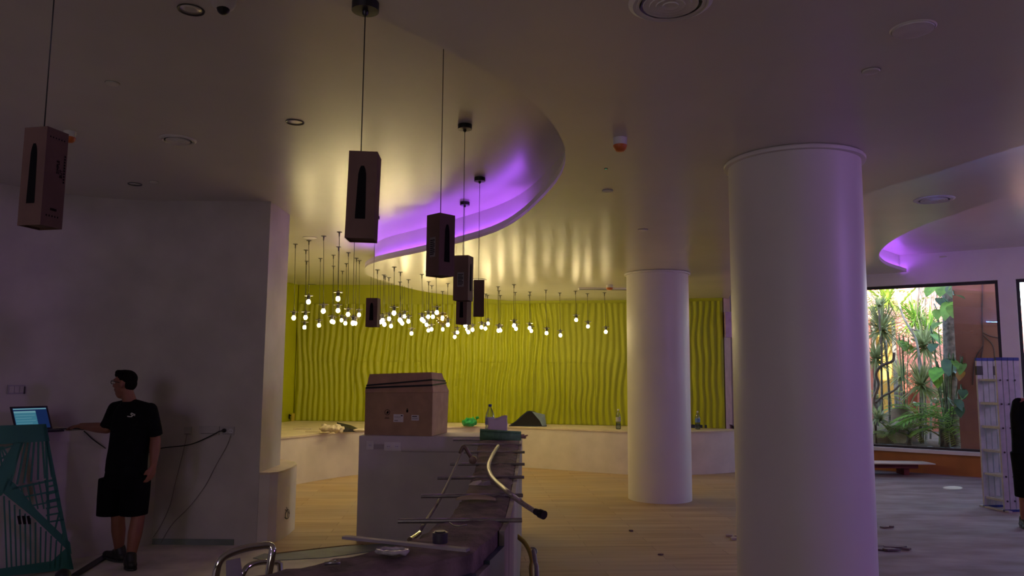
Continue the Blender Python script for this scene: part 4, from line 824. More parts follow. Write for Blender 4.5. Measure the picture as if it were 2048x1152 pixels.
MB().box((.066, -.030, -.006), (.010, .012, .07), am).build('side_lever', DGREY, t, smooth=False)
# floor channel strip
a, b = onz(150, 1152, .004), onz(215, 1111, .004); d = (b - a); t = thing('floor_strip', 'black cable strip on the floor running under the feet of the man', 'strip', a)
MB().box((0, 0, .006), (d.length, .07, .010), T((a + b) / 2) @ RZ(atan2(d.y, d.x))).build('strip', BLACK, t, smooth=False)
# teal fretwork screen leaning on the ledge
pb, pt = onz(147, 1139, .004), ony(92, 848, 6.76); U = (pt - pb); pn = U.cross(LD).normalized()
if pn.y > 0: pn = -pn
ts = thing('fretwork_screen', 'teal cut-out decorative screen leaning against the ledge at the left edge', 'screen', pb)
def sp(px, py): return onplane(px, py, pb, pn)
def sbar(p, q, w_, name='slat', th=.006):
    p, q = sp(*p), sp(*q); d = (q - p).normalized(); s_ = d.cross(pn).normalized() * w_ / 2; n_ = pn * th / 2
    v = [p + s_ + n_, p - s_ + n_, q - s_ + n_, q + s_ + n_, p + s_ - n_, p - s_ - n_, q - s_ - n_, q + s_ - n_]
    MB().add(v, [(0, 1, 2, 3), (7, 6, 5, 4), (0, 4, 5, 1), (1, 5, 6, 2), (2, 6, 7, 3), (3, 7, 4, 0)]).build(name, TEAL, ts, smooth=False)
def splate(L_, name, th=.006):
    v = [sp(*q) for q in L_]; n = len(v)
    MB().add([p + pn * th / 2 for p in v] + [p - pn * th / 2 for p in v], [tuple(range(n)), tuple(range(2 * n - 1, n - 1, -1))] + [(i, (i + 1) % n, n + (i + 1) % n, n + i) for i in range(n)]).build(name, TEAL, ts, smooth=False)
splate([(-60, 853), (92, 848), (99, 882), (-60, 893)], 'top_band')
splate([(91, 848), (147, 1139), (139, 1139), (86, 860)], 'side_band')
splate([(-60, 1160), (147, 1138), (137, 1092), (104, 1122), (-60, 1146)], 'bottom_band')
splate([(28, 885), (48, 883), (20, 960), (4, 990), (-30, 1010), (-30, 985)], 'diagonal_band')
splate([(14, 955), (30, 968), (75, 1022), (140, 1085), (143, 1108), (66, 1034), (5, 985)], 'diagonal_band')
for k in range(7): sbar((44 + k * 8.2, 882), (20 + k * 14, 972 - k * 3), .015)
sbar((22, 978), (112, 959), .018); sbar((34, 997), (114, 981), .014); sbar((52, 1014), (120, 1000), .012)
for k in range(6): sbar((92, 975 + 14 * k), (113 + 3 * k, 969 + 14 * k), .014)
sbar((92, 882), (97, 1045), .018)
for k in range(5): sbar((42 + 12 * k, 972 - 3 * k), (52 + 12 * k, 1018), .010)
for k in range(12): sbar((8 + 10.5 * k, 992 + 8.8 * k), (14 + 9.5 * k, 1142 - k * .6), .011)
for k in range(6): sbar((-10 + 3 * k, 893), (-20 + 8 * k, 960 - 8 * k), .012)
sbar((119, 1024), (108, 1066), .014); sbar((128, 1060), (122, 1080), .012)
sbar((-20, 905), (30, 890), .014); sbar((-20, 930), (24, 905), .014)
sb = MB()
for k in range(3):
    c_ = sp(38 + 9.5 * k, 1040) + pn * .006; sb.box((0, 0, 0), (.022, .004, .07), T(c_) @ Matrix((( -LD.x, pn.x, U.normalized().x, 0), (-LD.y, pn.y, U.normalized().y, 0), (-LD.z, pn.z, U.normalized().z, 0), (0, 0, 0, 1))))
sb.build('dark_cutout_plate', PRINT, ts, smooth=False)
a = onz(10, 1142, .02); t = thing('pale_board', 'pale board lying on the floor at the foot of the teal screen', 'board', a)
v = [onz(-40, 1148, .02), onz(98, 1131, .02), onz(112, 1136, .02), onz(-20, 1162, .02)]; MB().prism([(q.x, q.y) for q in v], .002, .022).build('board', M('pale_board_paint', (.42, .40, .42), .6), t, smooth=False)
c = ony(126, 1150, 5.9); t = thing('black_canister', 'black canister with rounded top at the bottom edge before the teal screen', 'canister', (c.x, c.y, 0))
MB().lathe([(.052, .001), (.058, .01), (.058, c.z - .02), (.050, c.z + .015), (.034, c.z + .035), (.012, c.z + .044), (0, c.z + .045)], (c.x, c.y, 0), 24).build('shell', BLACK, t, smooth=True); MB().lathe([(.0585, .05), (.060, .055), (.060, .065), (.0585, .07)], (c.x, c.y, 0), 24).build('hoop', DGREY, t, smooth=40)
# chrome armchair in front of the bar
ch = thing('chrome_armchair', 'chrome tubular bar armchair cut by the bottom edge left of the bar', 'chair', (-1.05, 3.05, 0))
y0 = 3.05
ol = cr([ony(430, 1160, y0), ony(437, 1128, y0), ony(452, 1111, y0 + .02), ony(485, 1098, y0 + .06), ony(520, 1092, y0 + .1), ony(538, 1091, y0 + .12), ony(545, 1098, y0 + .12), ony(543, 1115, y0 + .11), ony(537, 1150, y0 + .1)], 6)
a, b = ol[0], ol[-1]
MB().tube([Vector((a.x - .05, a.y - .02, .004)), Vector((a.x - .03, a.y, .5)), a] + ol[1:] + [Vector((b.x + .005, b.y, .5)), Vector((b.x + .03, b.y, .004))], .0145, 12).build('frame', CHROME, ch, smooth=True)
il = cr([ony(478, 1165, y0 + .4), ony(487, 1146, y0 + .4), ony(494, 1135, y0 + .42), ony(510, 1127, y0 + .45), ony(534, 1124, y0 + .48), ony(560, 1126, y0 + .5)], 5); a2, b2_ = il[0], il[-1]
MB().tube([Vector((a2.x - .03, a2.y, .004)), Vector((a2.x - .01, a2.y, .5))] + il + [Vector((b2_.x + .03, b2_.y, .5)), Vector((b2_.x + .05, b2_.y, .004))], .0125, 12).build('frame', CHROME, ch, smooth=True)
q = [ony(452, 1122, y0 + .2), ony(478, 1117, y0 + .22), ony(486, 1175, y0 + .22), ony(452, 1175, y0 + .2)]
MB().add(q + [p + Vector((0, .015, 0)) for p in q], [(0, 1, 2, 3), (7, 6, 5, 4), (0, 4, 5, 1), (1, 5, 6, 2), (2, 6, 7, 3), (3, 7, 4, 0)]).build('back_panel', M('mauve_panel', (.30, .26, .28), .55), ch, smooth=False)
MB().box((-1.08, 3.22, .70), (.30, .36, .03)).build('seat', M('mauve_panel', (.3, .26, .28)), ch, smooth=False)
# cable coil on the bench end, holes in the lime side wall
p0 = Vector((-2.302, 8.22, .42)); t = thing('cable_coil', 'small coil of cable sticking out of the bench end', 'cable', p0); pts = [ony(568, 998, 8.22), ony(572, 1012, 8.2)]
for k in range(22): a = k * .62; c_ = ony(575, 1027, 8.2); pts.append(c_ + Vector((.022 * cos(a) + .012 * sin(k * .4), -.02 - .002 * k, .045 * sin(a))))
MB().tube(cr(pts, 3), .0032, 6).build('cable', DGREY, t, smooth=True); MB().lathe([(.012, -.004), (.014, 0), (.012, .004)], pts[0], 10).build('outlet_hole', PRINT, t, smooth=True)
sn = Vector((.82, -.34, 0)).normalized(); c = onplane(580, 836, (-4.70, 14.4, 0), sn)
t = thing('socket_box', 'unfinished yellow socket opening in the lime side wall', 'socket', c); am = T(c + sn * .004) @ RZ(atan2(sn.y, sn.x))
MB().box((0, -.03, .03), (.012, .02, .09), am).box((0, .0, .05), (.012, .04, .02), am).build('dark_hole', PRINT, t, smooth=False)
MB().box((.003, .08, 0), (.012, .09, .17), am).build('cover', M('yellowish_cover', (.52, .42, .04), .5), t, smooth=False)
# ================================================================ PEOPLE
def hand(mb, wrist, fd, pdn, side, curl=.35, sc=1.0):
    """palm + five fingers added to a body mesh; fd finger direction, pdn palm normal, side thumb direction"""
    fd, pdn, side = Vector(fd).normalized(), Vector(pdn).normalized(), Vector(side).normalized(); w_ = Vector(wrist)
    for k in range(4):
        o = side * (.030 - .020 * k) * sc
        mb.cap(w_ + o * .5 + fd * .015, .019 * sc, w_ + fd * .085 * sc + o, .0125 * sc, 8)
        ln = (.042, .047, .044, .034)[k] * sc; a = w_ + fd * .088 * sc + o; d1 = (fd + pdn * curl).normalized(); d2 = (fd + pdn * curl * 2.6).normalized(); d3 = (fd * .6 + pdn * curl * 3.4).normalized()
        b = a + d1 * ln; c = b + d2 * ln * .62; e = c + d3 * ln * .5
        mb.cap(a, .0105 * sc, b, .0092 * sc, 8).cap(b, .0092 * sc, c, .0085 * sc, 8).cap(c, .0085 * sc, e, .0075 * sc, 8)
    a = w_ + fd * .025 * sc + side * .026 * sc; d = (side * .75 + fd * .75 + pdn * .25).normalized(); b = a + d * .042 * sc; c = b + (fd + side * .15 + pdn * .4).normalized() * .030 * sc
    mb.cap(w_ + fd * .01, .017 * sc, a, .015 * sc, 8).cap(a, .014 * sc, b, .0115 * sc, 8).cap(b, .0112 * sc, c, .009 * sc, 8)
def shoe(name, t, ank, toe, mat):
    a, b = Vector(ank), Vector(toe); d = Vector((b.x - a.x, b.y - a.y, 0)); L_ = d.length; d.normalize(); s_ = Vector((-d.y, d.x, 0)); mb = MB(); h = a - d * .055; h.z = .042
    def P_(f, z): q = h + d * f; q.z = z; return q
    mb.cap(P_(.0, .045), .042, P_(.10, .042), .043).cap(P_(.08, .044), .044, P_(L_ + .02, .034), .034).cap(P_(.02, .07), .042, P_(.045, .115), .046).cap(P_(.05, .085), .042, P_(.13, .058), .038)
    mb.ell(P_(L_ - .01, .032), (.050, .046, .032), RZ(atan2(d.y, d.x)))
    o = blob(mb, .009, 2, 'shoe', mat, t)
    zb = min(v.co.z for v in o.data.vertices)
    for v in o.data.vertices: v.co.z = max(v.co.z, -t.location.z + .016)
    sv = []
    for k in range(24):
        g = 2 * pi * k / 24; q = h + d * (L_ * .5 + .015 + cos(g) * (L_ * .5 + .060)) + s_ * (sin(g) * (.046 - .006 * cos(g))); sv.append((q.x, q.y))
    MB().prism(sv, .004, .022).build('sole', M('sole_rubber', (.035, .034, .036), .7), t, smooth=False)
    lc = MB()
    for k in range(4):
        q = P_(.085 + .022 * k, .122 - .013 * k); lc.tube([q - s_ * .022, q + Vector((0, 0, .004)), q + s_ * .022], .003, 5)
    lc.build('laces', M('grey_lace', (.16, .16, .16), .7), t, smooth=True)

def face(mb, hc, f, r):                                         # f facing, r = person's left; adds features to body skin
    u = Vector((0, 0, 1)); f, r = Vector(f).normalized(), Vector(r).normalized()
    Rm = Matrix((( f.x, r.x, 0), (f.y, r.y, 0), (0, 0, 1))).to_4x4()
    q = lambda a, b, c: hc + f * a + r * b + u * c
    mb.ell(q(-.008, 0, .022), (.098, .076, .098), Rm).ell(q(.018, 0, -.035), (.072, .064, .080), Rm).ell(q(.048, 0, -.088), (.034, .038, .026), Rm)
    mb.cap(q(.03, 0, -.092), .045, q(-.02, 0, -.07), .058)
    mb.cap(q(.083, 0, .018), .013, q(.103, 0, -.020), .014).ell(q(.100, 0, -.026), (.016, .018, .010), Rm)
    mb.ell(q(.084, 0, -.054), (.014, .026, .007), Rm).ell(q(.081, 0, -.066), (.013, .022, .008), Rm)
    mb.cap(q(.082, -.035, .032), .011, q(.082, .035, .032), .011)
    for s_ in (-1, 1):
        mb.ell(q(-.012, s_ * .079, -.008), (.020, .010, .033), Rm).ell(q(.055, s_ * .040, -.025), (.022, .02, .025), Rm)
    return q, Rm

def man():
    Y = 7.0; P_ = lambda px, py, dy=0.0: ony(px, py, Y + dy)
    base = onz(250, 1130, 0); base.z = 0
    t = thing('person', 'man in black shirt and shorts with glasses standing at the laptop', 'person', base)
    yaw = radians(-24); mb = MB()
    lsh, lel, lwr = P_(303, 817, -.07), P_(311, 880, .0), P_(307, 930, -.05)
    rsh, rel, rwr = P_(231, 815, .09), P_(214, 857, .04), P_(163, 852, .20)
    nk = P_(264, 803, .02); hc = P_(250, 767, .01)
    lh, lk, la = P_(273, 940, -.02), P_(276, 1035, -.05), P_(262, 1100, -.10)
    rh, rk, ra = P_(231, 940, .08), P_(236, 1035, .10), P_(239, 1098, .17)
    la.z, ra.z = .085, .085
    pel, wa, chs = P_(252, 930, .03), P_(258, 895, .02), P_(266, 845, .01)
    mb.loft([(pel, .155, .105, yaw), (wa, .150, .105, yaw), (chs, .175, .12, yaw), (P_(267, 822, .01), .165, .10, yaw), (P_(266, 810, .01), .10, .07, yaw)])
    mb.cap(nk + Vector((0, 0, -.05)), .062, hc + Vector((.01, 0, -.05)), .054)
    for s_, e_, w_ in ((lsh, lel, lwr), (rsh, rel, rwr)):
        mb.cap(s_ + Vector((0, 0, -.03)), .044, e_, .044).cap(e_, .046, e_.lerp(w_, .35), .047).cap(e_.lerp(w_, .35), .047, w_, .029)
    for h_, k_, a_ in ((lh, lk, la), (rh, rk, ra)):
        mb.cap(h_.lerp(k_, .35), .078, k_, .057).cap(pel, .07, h_.lerp(k_, .35), .074).cap(k_, .056, k_.lerp(a_, .38), .060).cap(k_.lerp(a_, .38), .060, a_, .036).cap(a_, .036, a_ + Vector((0, 0, -.05)), .034)
    f = Vector((-1, .12, 0)).normalized(); r = Vector((-f.y, f.x, 0))
    q, Rm = face(mb, hc, f, r)
    hd = Vector((-.93, .30, -.10)); hand(mb, rwr, hd, (0.0, -.05, -1), Vector((.1, -.95, .1)), .22)
    hand(mb, lwr, (-.16, -.05, -1), (-.9, .25, 0), (-.35, -.9, 0), .38)
    blob(mb, .0075, 2, 'body', SKIN, t)
    # shirt
    mb = MB(); mb.loft([(P_(252, 943, .03), .190, .140, yaw), (P_(254, 920, .03), .186, .140, yaw), (wa, .182, .138, yaw), (P_(262, 870, .015), .186, .142, yaw), (chs, .192, .142, yaw), (P_(267, 825, .01), .186, .125, yaw), (P_(266, 811, .01), .135, .098, yaw), (P_(265, 803, .02), .085, .078, yaw)])
    lse, rse = lsh.lerp(lel, .66), rsh.lerp(rel, .80)
    dz = Vector((0, 0, -.012)); mb.cap(lsh + dz + Vector((-.012, 0, 0)), .064, lse, .066).cap(rsh + dz, .066, rse, .064).cap(lsh + Vector((-.05, 0, .0)), .056, nk + Vector((.02, 0, -.035)), .060).cap(rsh + Vector((.02, 0, 0)), .058, nk + Vector((-.03, .01, -.035)), .06)
    mb.tube([lse, lse + (lel - lsh).normalized() * .055], .066, 14).tube([rse, rse + (rel - rsh).normalized() * .03], .068, 14)
    blob(mb, .010, 3, 'shirt', TEE, t)
    lg = MB(); fd = Vector((-sin(radians(24)), -cos(radians(24)), 0)); c0 = P_(262, 832, -.16); rt = Vector((cos(radians(24)), -sin(radians(24)), 0))
    def strip(pts, w_):
        for (x0, z0), (x1, z1) in zip(pts[:-1], pts[1:]):
            d = Vector((x1 - x0, z1 - z0)).normalized(); nx, nz = -d.y * w_ / 2, d.x * w_ / 2
            lg.add([c0 + rt * (x + sx * nx) + Vector((0, 0, z + sx * nz)) for x, z, sx in ((x0, z0, 1), (x1, z1, 1), (x1, z1, -1), (x0, z0, -1))], [(0, 1, 2, 3)])
    strip([(-.006, .012), (.0, .024), (.014, .024), (.030, .016), (.05, .014)], .008); strip([(.0, .012), (.018, .006), (.012, -.004), (-.01, -.006), (-.045, -.004)], .009); strip([(.012, .006), (.05, .004)], .004)
    lo = lg.build('chest_emblem', PAPER, t, smooth=False)
    # shorts
    mb = MB(); mb.loft([(P_(250, 975, .03), .200, .150, yaw), (P_(252, 950, .03), .192, .142, yaw), (P_(253, 928, .03), .178, .130, yaw)])
    for h_, k_, xo in ((P_(272, 955, -.02), P_(267, 1030, -.04), .0), (P_(228, 955, .07), P_(221, 1030, .09), 0)):
        d = (k_ - h_); mb.loft([(k_, .105, .112, yaw), (h_.lerp(k_, .55), .112, .118, yaw), (h_, .112, .122, yaw)])
    mb.ell(P_(207, 1005, .10), (.035, .075, .11)).ell(P_(287, 985, -.02), (.03, .07, .11))
    blob(mb, .010, 2, 'shorts', SHORT, t)
    # shoes
    shoe('shoe', t, (la.x, la.y, .08), onz(257, 1134, 0) + Vector((0, -.02, 0)), SHOE)
    shoe('shoe', t, (ra.x, ra.y, .08), onz(208, 1115, 0), SHOE)
    # hair, glasses, eyes
    mb = MB(); mb.ell(q(-.020, 0, .044), (.090, .0795, .078), Rm).ell(q(.008, 0, .078), (.088, .066, .046), Rm).ell(q(-.050, 0, .0), (.056, .069, .066), Rm).cap(q(.055, -.03, .098), .024, q(.055, .03, .098), .024)
    blob(mb, .008, 1, 'hair', HAIR, t)
    g = MB()
    for s_ in (-1, 1):
        c_ = [q(.098, s_ * .033 + .024 * cos(a), .012 + .017 * sin(a)) for a in [2 * pi * k / 16 for k in range(17)]]; g.tube(c_, .0028, 6)
        g.tube([q(.096, s_ * .058, .018), q(.05, s_ * .076, .016), q(-.015, s_ * .083, .008)], .0030, 6)
    g.tube([q(.100, -.012, .016), q(.102, .012, .016)], .0025, 6); g.build('glasses', BLACK, t, smooth=True)
    for s_ in (-1, 1): MB().ell(q(.078, s_ * .033, .010), (.014, .014, .012)).build('eye', M('eye_white', (.55, .52, .50), .3), t, smooth=True)
man()

def carrier():
    Y = 8.95; P_ = lambda px, py, dy=0.0: ony(px, py, Y + dy); X0 = 2060
    b = P_(X0, 1060); t = thing('person', 'person in black clothes at the right edge next to the folded ladder', 'person', (b.x, Y, 0)); yaw = radians(18); mb = MB()
    C = lambda px, z, dy=0.0: Vector((P_(px, 900).x, Y + dy, z))
    lsh, lel, lwr = C(2094, 1.42), C(2104, 1.12, .04), C(2100, .88, -.06)
    rsh, rel, rwr = C(2044, 1.40), C(2056, 1.14, .12), C(2064, .92, -.16)
    hc = C(X0 + 24, 1.66); nk = C(X0 + 14, 1.48)
    hips = ((C(2044, .88), C(2046, .48), C(2046, .085, .06)), (C(2078, .88), C(2078, .48, -.05), C(2080, .085, -.1)))
    mb.loft([(C(X0, .86), .155, .105, yaw), (C(X0, 1.08), .150, .105, yaw), (C(X0, 1.28), .175, .12, yaw), (C(X0, 1.42), .15, .09, yaw), (C(X0, 1.47), .09, .07, yaw)]).cap(nk + Vector((0, 0, -.04)), .060, hc + Vector((0, 0, -.05)), .052)
    for s_, e_, w_ in ((lsh, lel, lwr), (rsh, rel, rwr)): mb.cap(s_ + Vector((0, 0, -.03)), .044, e_, .044).cap(e_, .045, e_.lerp(w_, .35), .046).cap(e_.lerp(w_, .35), .046, w_, .029); hand(mb, w_, (0, -.2, -1), (.9 if s_ is rsh else -.9, .1, 0), (0, -1, -.1), .3)
    for h_, k_, a_ in hips: mb.cap(h_, .086, k_, .056).cap(k_, .055, k_.lerp(a_, .38), .058).cap(k_.lerp(a_, .38), .058, a_, .036).cap(a_, .036, a_ + Vector((0, 0, -.05)), .034)
    f = Vector((-.3, -1, 0)).normalized(); r = Vector((-f.y, f.x, 0)); q, Rm = face(mb, hc, f, r)
    blob(mb, .010, 2, 'body', SKIN, t)
    mb = MB(); mb.loft([(C(X0, .84), .20, .145, yaw), (C(X0, 1.0), .192, .142, yaw), (C(X0, 1.28), .195, .142, yaw), (C(X0, 1.40), .175, .115, yaw), (C(X0, 1.455), .10, .085, yaw)])
    for s_, e_ in ((lsh, lel), (rsh, rel)): mb.cap(s_, .074, s_.lerp(e_, .8), .072).cap(s_, .064, nk + Vector((0, 0, -.05)), .06)
    blob(mb, .012, 3, 'shirt', TEE, t)
    mb = MB(); mb.loft([(C(X0, .78), .20, .15, yaw), (C(X0, .92), .18, .13, yaw)])
    for h_, k_, a_ in hips: mb.loft([(k_ + Vector((0, 0, -.12)), .100, .105, yaw), (k_ + Vector((0, 0, .12)), .105, .11, yaw), (h_ + Vector((0, 0, -.02)), .108, .118, yaw)])
    blob(mb, .012, 2, 'shorts', SHORT, t)
    for h_, k_, a_ in hips: shoe('shoe', t, (a_.x, a_.y, .08), a_ + f * .16, SHOE)
    mb = MB(); mb.ell(q(-.022, 0, .040), (.096, .0815, .088), Rm).ell(q(-.05, 0, .0), (.056, .071, .075), Rm); blob(mb, .010, 1, 'hair', HAIR, t)
carrier()

# ================================================================ LADDER, BOARDS, DEBRIS ON THE RIGHT
lb0 = onz(1967, 1016, 0); ld = thing('folding_ladder', 'folded aluminium multi-section ladder with blue end caps standing at the right', 'ladder', (lb0.x + .12, lb0.y - .1, 0))
la_ = radians(-81); LM = T(lb0.x, lb0.y, 0) @ RZ(la_) ; LH = 1.93; lean = Matrix.Shear('XY', 4, (0, 0)) if False else Matrix.Identity(4)
def lq(x, y, z): return LM @ Vector((x, y, z))
# x: rung direction (into view left-right), y: stack direction; broad rail faces look toward camera right
WL, DS = .34, .085
for k in range(4):
    for side_, x in (('n', .0), ('f', WL)):
        MB().box((x, .045 + k * DS, LH / 2 + .02), (.026, .072, LH - .04), LM).build('rail', ALU, ld, smooth=False)
    for j in range(6): MB().box((WL / 2, .045 + k * DS, .14 + j * .305), (WL - .026, .030, .030), LM).build('rung', ALU, ld, smooth=False)
    MB().box((.0, .045 + k * DS, .012), (.034, .080, .045), LM).build('end_cap', BLUEP, ld, smooth=False); MB().box((WL, .045 + k * DS, .012), (.034, .080, .045), LM).build('end_cap', BLUEP, ld, smooth=False)
    MB().box((.0, .045 + k * DS, LH + .008), (.034, .080, .04), LM).build('end_cap', BLUEP, ld, smooth=False); MB().box((WL, .045 + k * DS, LH + .008), (.034, .080, .04), LM).build('end_cap', BLUEP, ld, smooth=False)
for j in range(6):
    for k in range(3): MB().box((-.016, .050 + k * DS * 1.25, .14 + j * .305 + .01 * (k - 1)), (.010, .024, .024), LM).build('rivet', DGREY, ld, smooth=False)
    for k in range(3): MB().lathe([(.012, 0), (.012, .008)], lq(WL + .013, .05 + k * DS * 1.25, .14 + j * .305), 8, mtx=(LM.to_3x3() @ RY(pi / 2).to_3x3()).to_4x4()).build('rivet', DGREY, ld, smooth=40)
for y in (.05, .30): MB().box((.0, y, LH - .14), (.034, .09, .12), LM).build('hinge', DGREY, ld, smooth=False)
MB().box((WL / 2, .03, .012), (WL + .16, .05, .035), LM).build('foot_bar', ALU, ld, smooth=False)
stp = [lq(-.03, .12, .95), lq(-.045, .13, .75), lq(-.05, .14, .45), lq(-.055, .17, .32), lq(-.05, .22, .34), lq(-.04, .23, .55)]
MB().tube(cr(stp, 5), .016, 8).build('strap', BLUEP, ld, smooth=True)
# raised boards by the window wall
p = onz(1770, 942, 0); t = thing('board_stack', 'cream board on a red brown slab lying below the window', 'board', (p.x, p.y, 0))
MB().box((6.55, 13.78, .165), (.95, .35, .07)).build('red_slab', REDB, t, smooth=False); MB().box((6.60, 13.72, .215), (1.35, .42, .018)).build('cream_board', CREAM, t, smooth=False)
for x in (6.2, 6.85): MB().box((x, 13.8, .07), (.09, .28, .118)).build('support_block', REDB, t, smooth=False)
def shards(name, label, px, py, n, spread, size, mat, seed):
    p = onz(px, py, .016); t = thing(name, label, 'debris', p); rr = random.Random(seed)
    for k in range(n):
        c = p + Vector((rr.uniform(-1, 1) * spread[0], rr.uniform(-1, 1) * spread[1], 0)); a = rr.uniform(0, 3); s_ = size * rr.uniform(.5, 1.2); m = rr.randint(4, 6)
        L_ = [(c.x + cos(a + 2 * pi * i / m) * s_ * rr.uniform(.6, 1.2), c.y + sin(a + 2 * pi * i / m) * s_ * rr.uniform(.3, .7)) for i in range(m)]
        MB().prism(L_, .016, .016 + rr.uniform(.006, .02)).build('shard', mat, t, smooth=False)
shards('floor_debris', 'broken dark boards and shards on the floor right of the near column', 1785, 1098, 7, (.22, .12), .10, M('dark_shard', (.16, .10, .10), .7), 5)
shards('floor_debris', 'pale broken strips on the floor left of the near column', 1476, 1077, 5, (.11, .12), .07, M('pale_shard', (.46, .36, .30), .7), 8)
shards('floor_debris', 'small dark crumb on the floor right of the bar', 1321, 1110, 1, (.0, .0), .05, MATS['dark_shard'], 2)
shards('floor_debris', 'second small dark crumb below the far column', 1262, 1063, 1, (.0, .0), .05, MATS['dark_shard'], 4)
shards('floor_debris', 'thin dark flake on the entrance floor before the ladder', 1776, 1055, 2, (.06, .02), .06, MATS['dark_shard'], 14)
# added spot light outside the window, standing in for sun on the floor
sp_ = bpy.data.lights.new('sun_patch_spot', 'SPOT'); sp_.energy = 240; sp_.color = (.86, .97, 1.0); tp = onz(1906, 975, .01); src = ww((tp - WA).dot(WT) + .35, .7, 1.55)
ob = bpy.data.objects.new('sun_patch_spot', sp_); COL.objects.link(ob); ob.location = src; ob.rotation_euler = (tp - src).to_track_quat('-Z', 'Y').to_euler(); sp_.spot_size = radians(5.0); sp_.spot_blend = .12; sp_.shadow_soft_size = .01

# ================================================================ GARDEN COURT OUTSIDE THE WINDOW
def gp(px, py, d): return onplane(px, py, WA + WN * d, WN)
GZ = .34
def sg(s, d): q = WA + WT * s + WN * d; return (q.x, q.y)
struct(MB().prism([sg(-8, .26), sg(14, .26), sg(14, 14), sg(-8, 14)], -.1, GZ).build('floor_garden', SOIL, smooth=False))
bl = thing('pink_building', 'pink rendered building with maroon base and ochre pilaster beyond the garden', 'building', (*sg(2, 6.5), GZ))
def bbox_(name, pts, d0, d1, mat):
    s0 = (gp(pts[0], 700, d0) - WA).dot(WT); s1 = (gp(pts[1], 700, d0) - WA).dot(WT); z0 = gp((pts[0] + pts[1]) / 2, pts[3], d0).z; z1 = gp((pts[0] + pts[1]) / 2, pts[2], d0).z
    mb = MB(); wbox(mb, s0, s1, d0, d1, max(z0, GZ), z1); return mb.build(name, mat, bl, smooth=False)
bbox_('wall', (1560, 1896, 560, 745), 7.0, 7.4, PINK); bbox_('wall_base', (1560, 1920, 745.2, 905), 7.0, 7.4, MAROON); bbox_('wall', (1830, 2400, 610, 746), 8.6, 9.0, PINK); bbox_('pilaster', (1740, 1786, 640, 905), 6.3, 6.9, YELLOW)
bbox_('pilaster', (1690, 1742, 640, 905), 5.2, 5.8, MAROON)
bbox_('low_wall', (1830, 1880, 735, 905), 6.6, 6.95, MAROON)
pil = thing('terracotta_pillar', 'broad terracotta pillar standing outside close behind the window glass', 'pillar', gp(1955, 880, 1.0))
s0, s1 = (gp(1911, 700, .9) - WA).dot(WT), (gp(2000, 700, .9) - WA).dot(WT); mb = MB(); wbox(mb, s0, s1 + .25, .9, 1.5, .35, 4.2); mb.build('shaft', M('terracotta', (.44, .16, .10), .75, var=.06, scale=3), pil, smooth=False)
rt_ = thing('climbing_roots', 'thin bare roots climbing the terracotta pillar', 'plant', gp(1965, 740, .85))
for L_ in ([(1965, 560), (1964, 640), (1966, 690), (1958, 740), (1955, 790)], [(1966, 670), (1985, 690), (1990, 720), (1992, 760)], [(1966, 690), (1950, 720), (1945, 770)], [(1966, 665), (1980, 672), (1998, 676)]):
    MB().tube(cr([gp(x, y, .88) for x, y in L_], 4), .012, 5).build('root', M('root_bark', (.14, .06, .05), .8), rt_, smooth=True)
def blade(mb, b, d, L_, w_, droop, seg=4):
    d = Vector(d).normalized(); s_ = d.cross(Vector((0, 0, 1)));
    if s_.length < .05: s_ = Vector((1, 0, 0))
    s_.normalize(); vs, fs = [], []; p = Vector(b); dd = d.copy()
    for i in range(seg + 1):
        k = i / seg; wv = w_ * (1 - k ** 1.6) * (.75 + .5 * min(1, k * 4)) + .0008; vs += [p - s_ * wv * .5, p + s_ * wv * .5]
        p = p + dd * L_ / seg; dd = (dd + Vector((0, 0, -droop / seg))).normalized()
    for i in range(seg): fs.append((i * 2, i * 2 + 1, i * 2 + 3, i * 2 + 2))
    mb.add(vs, fs)
def dracaena(label, px, py, d, rad, n, mat, seed, trunk=True, foot=None, w_=.040):
    rad *= 1.3; n = int(n * 1.25); c = gp(px, py, d); rr = random.Random(seed); f = foot or (c.x + rr.uniform(-.1, .1), c.y, GZ); t = thing('spiky_plant', label, 'plant', (f[0], f[1], GZ), 'spiky plants in the garden'); mb = MB()
    for k in range(n):
        a = rr.uniform(0, 2 * pi); e = rr.uniform(-.55, 1.25); dr = Vector((cos(a) * cos(e), sin(a) * cos(e), sin(e))); blade(mb, c + dr * .02 - Vector((0, 0, .10 * rr.random())), dr, rad * rr.uniform(.7, 1.1), w_, .75 if e < .9 else .25)
    o = mb.build('foliage', mat, t, smooth=True); o['kind'] = 'stuff'
    if trunk: MB().tube(cr([Vector((f[0], f[1], GZ - .02)), Vector(((f[0] + c.x) / 2 + rr.uniform(-.1, .1), (f[1] + c.y) / 2, (GZ + c.z) / 2)), c], 5), [.024] * 10 + [.02], 8).build('trunk', BARK, t, smooth=True)
dracaena('tall spiky plant with grey green rosette at the left window edge', 1764, 655, 2.2, .52, 130, LEAFG, 1)
dracaena('upright spiky shoot above the left rosette', 1759, 610, 2.25, .30, 50, LEAFG, 2)
dracaena('spiky rosette in the middle of the window before the pink wall', 1848, 690, 3.2, .55, 130, LEAFG, 3)
dracaena('low spiky rosette over a pale stem in front of the ferns', 1842, 768, 2.4, .46, 130, LEAFG, 4)
dracaena('dark spiky plant hanging low at the left window edge', 1752, 715, 2.0, .42, 90, LEAFG, 5)
dracaena('sunny bright green spiky plant high in the middle', 1830, 640, 4.6, .6, 110, LEAFM, 6)
dracaena('small spiky plant before the terracotta pillar', 1888, 778, 3.0, .36, 80, LEAFG, 7)
dracaena('thin spiky seedling before the maroon base wall', 1802, 752, 4.2, .42, 60, LEAFG, 8)
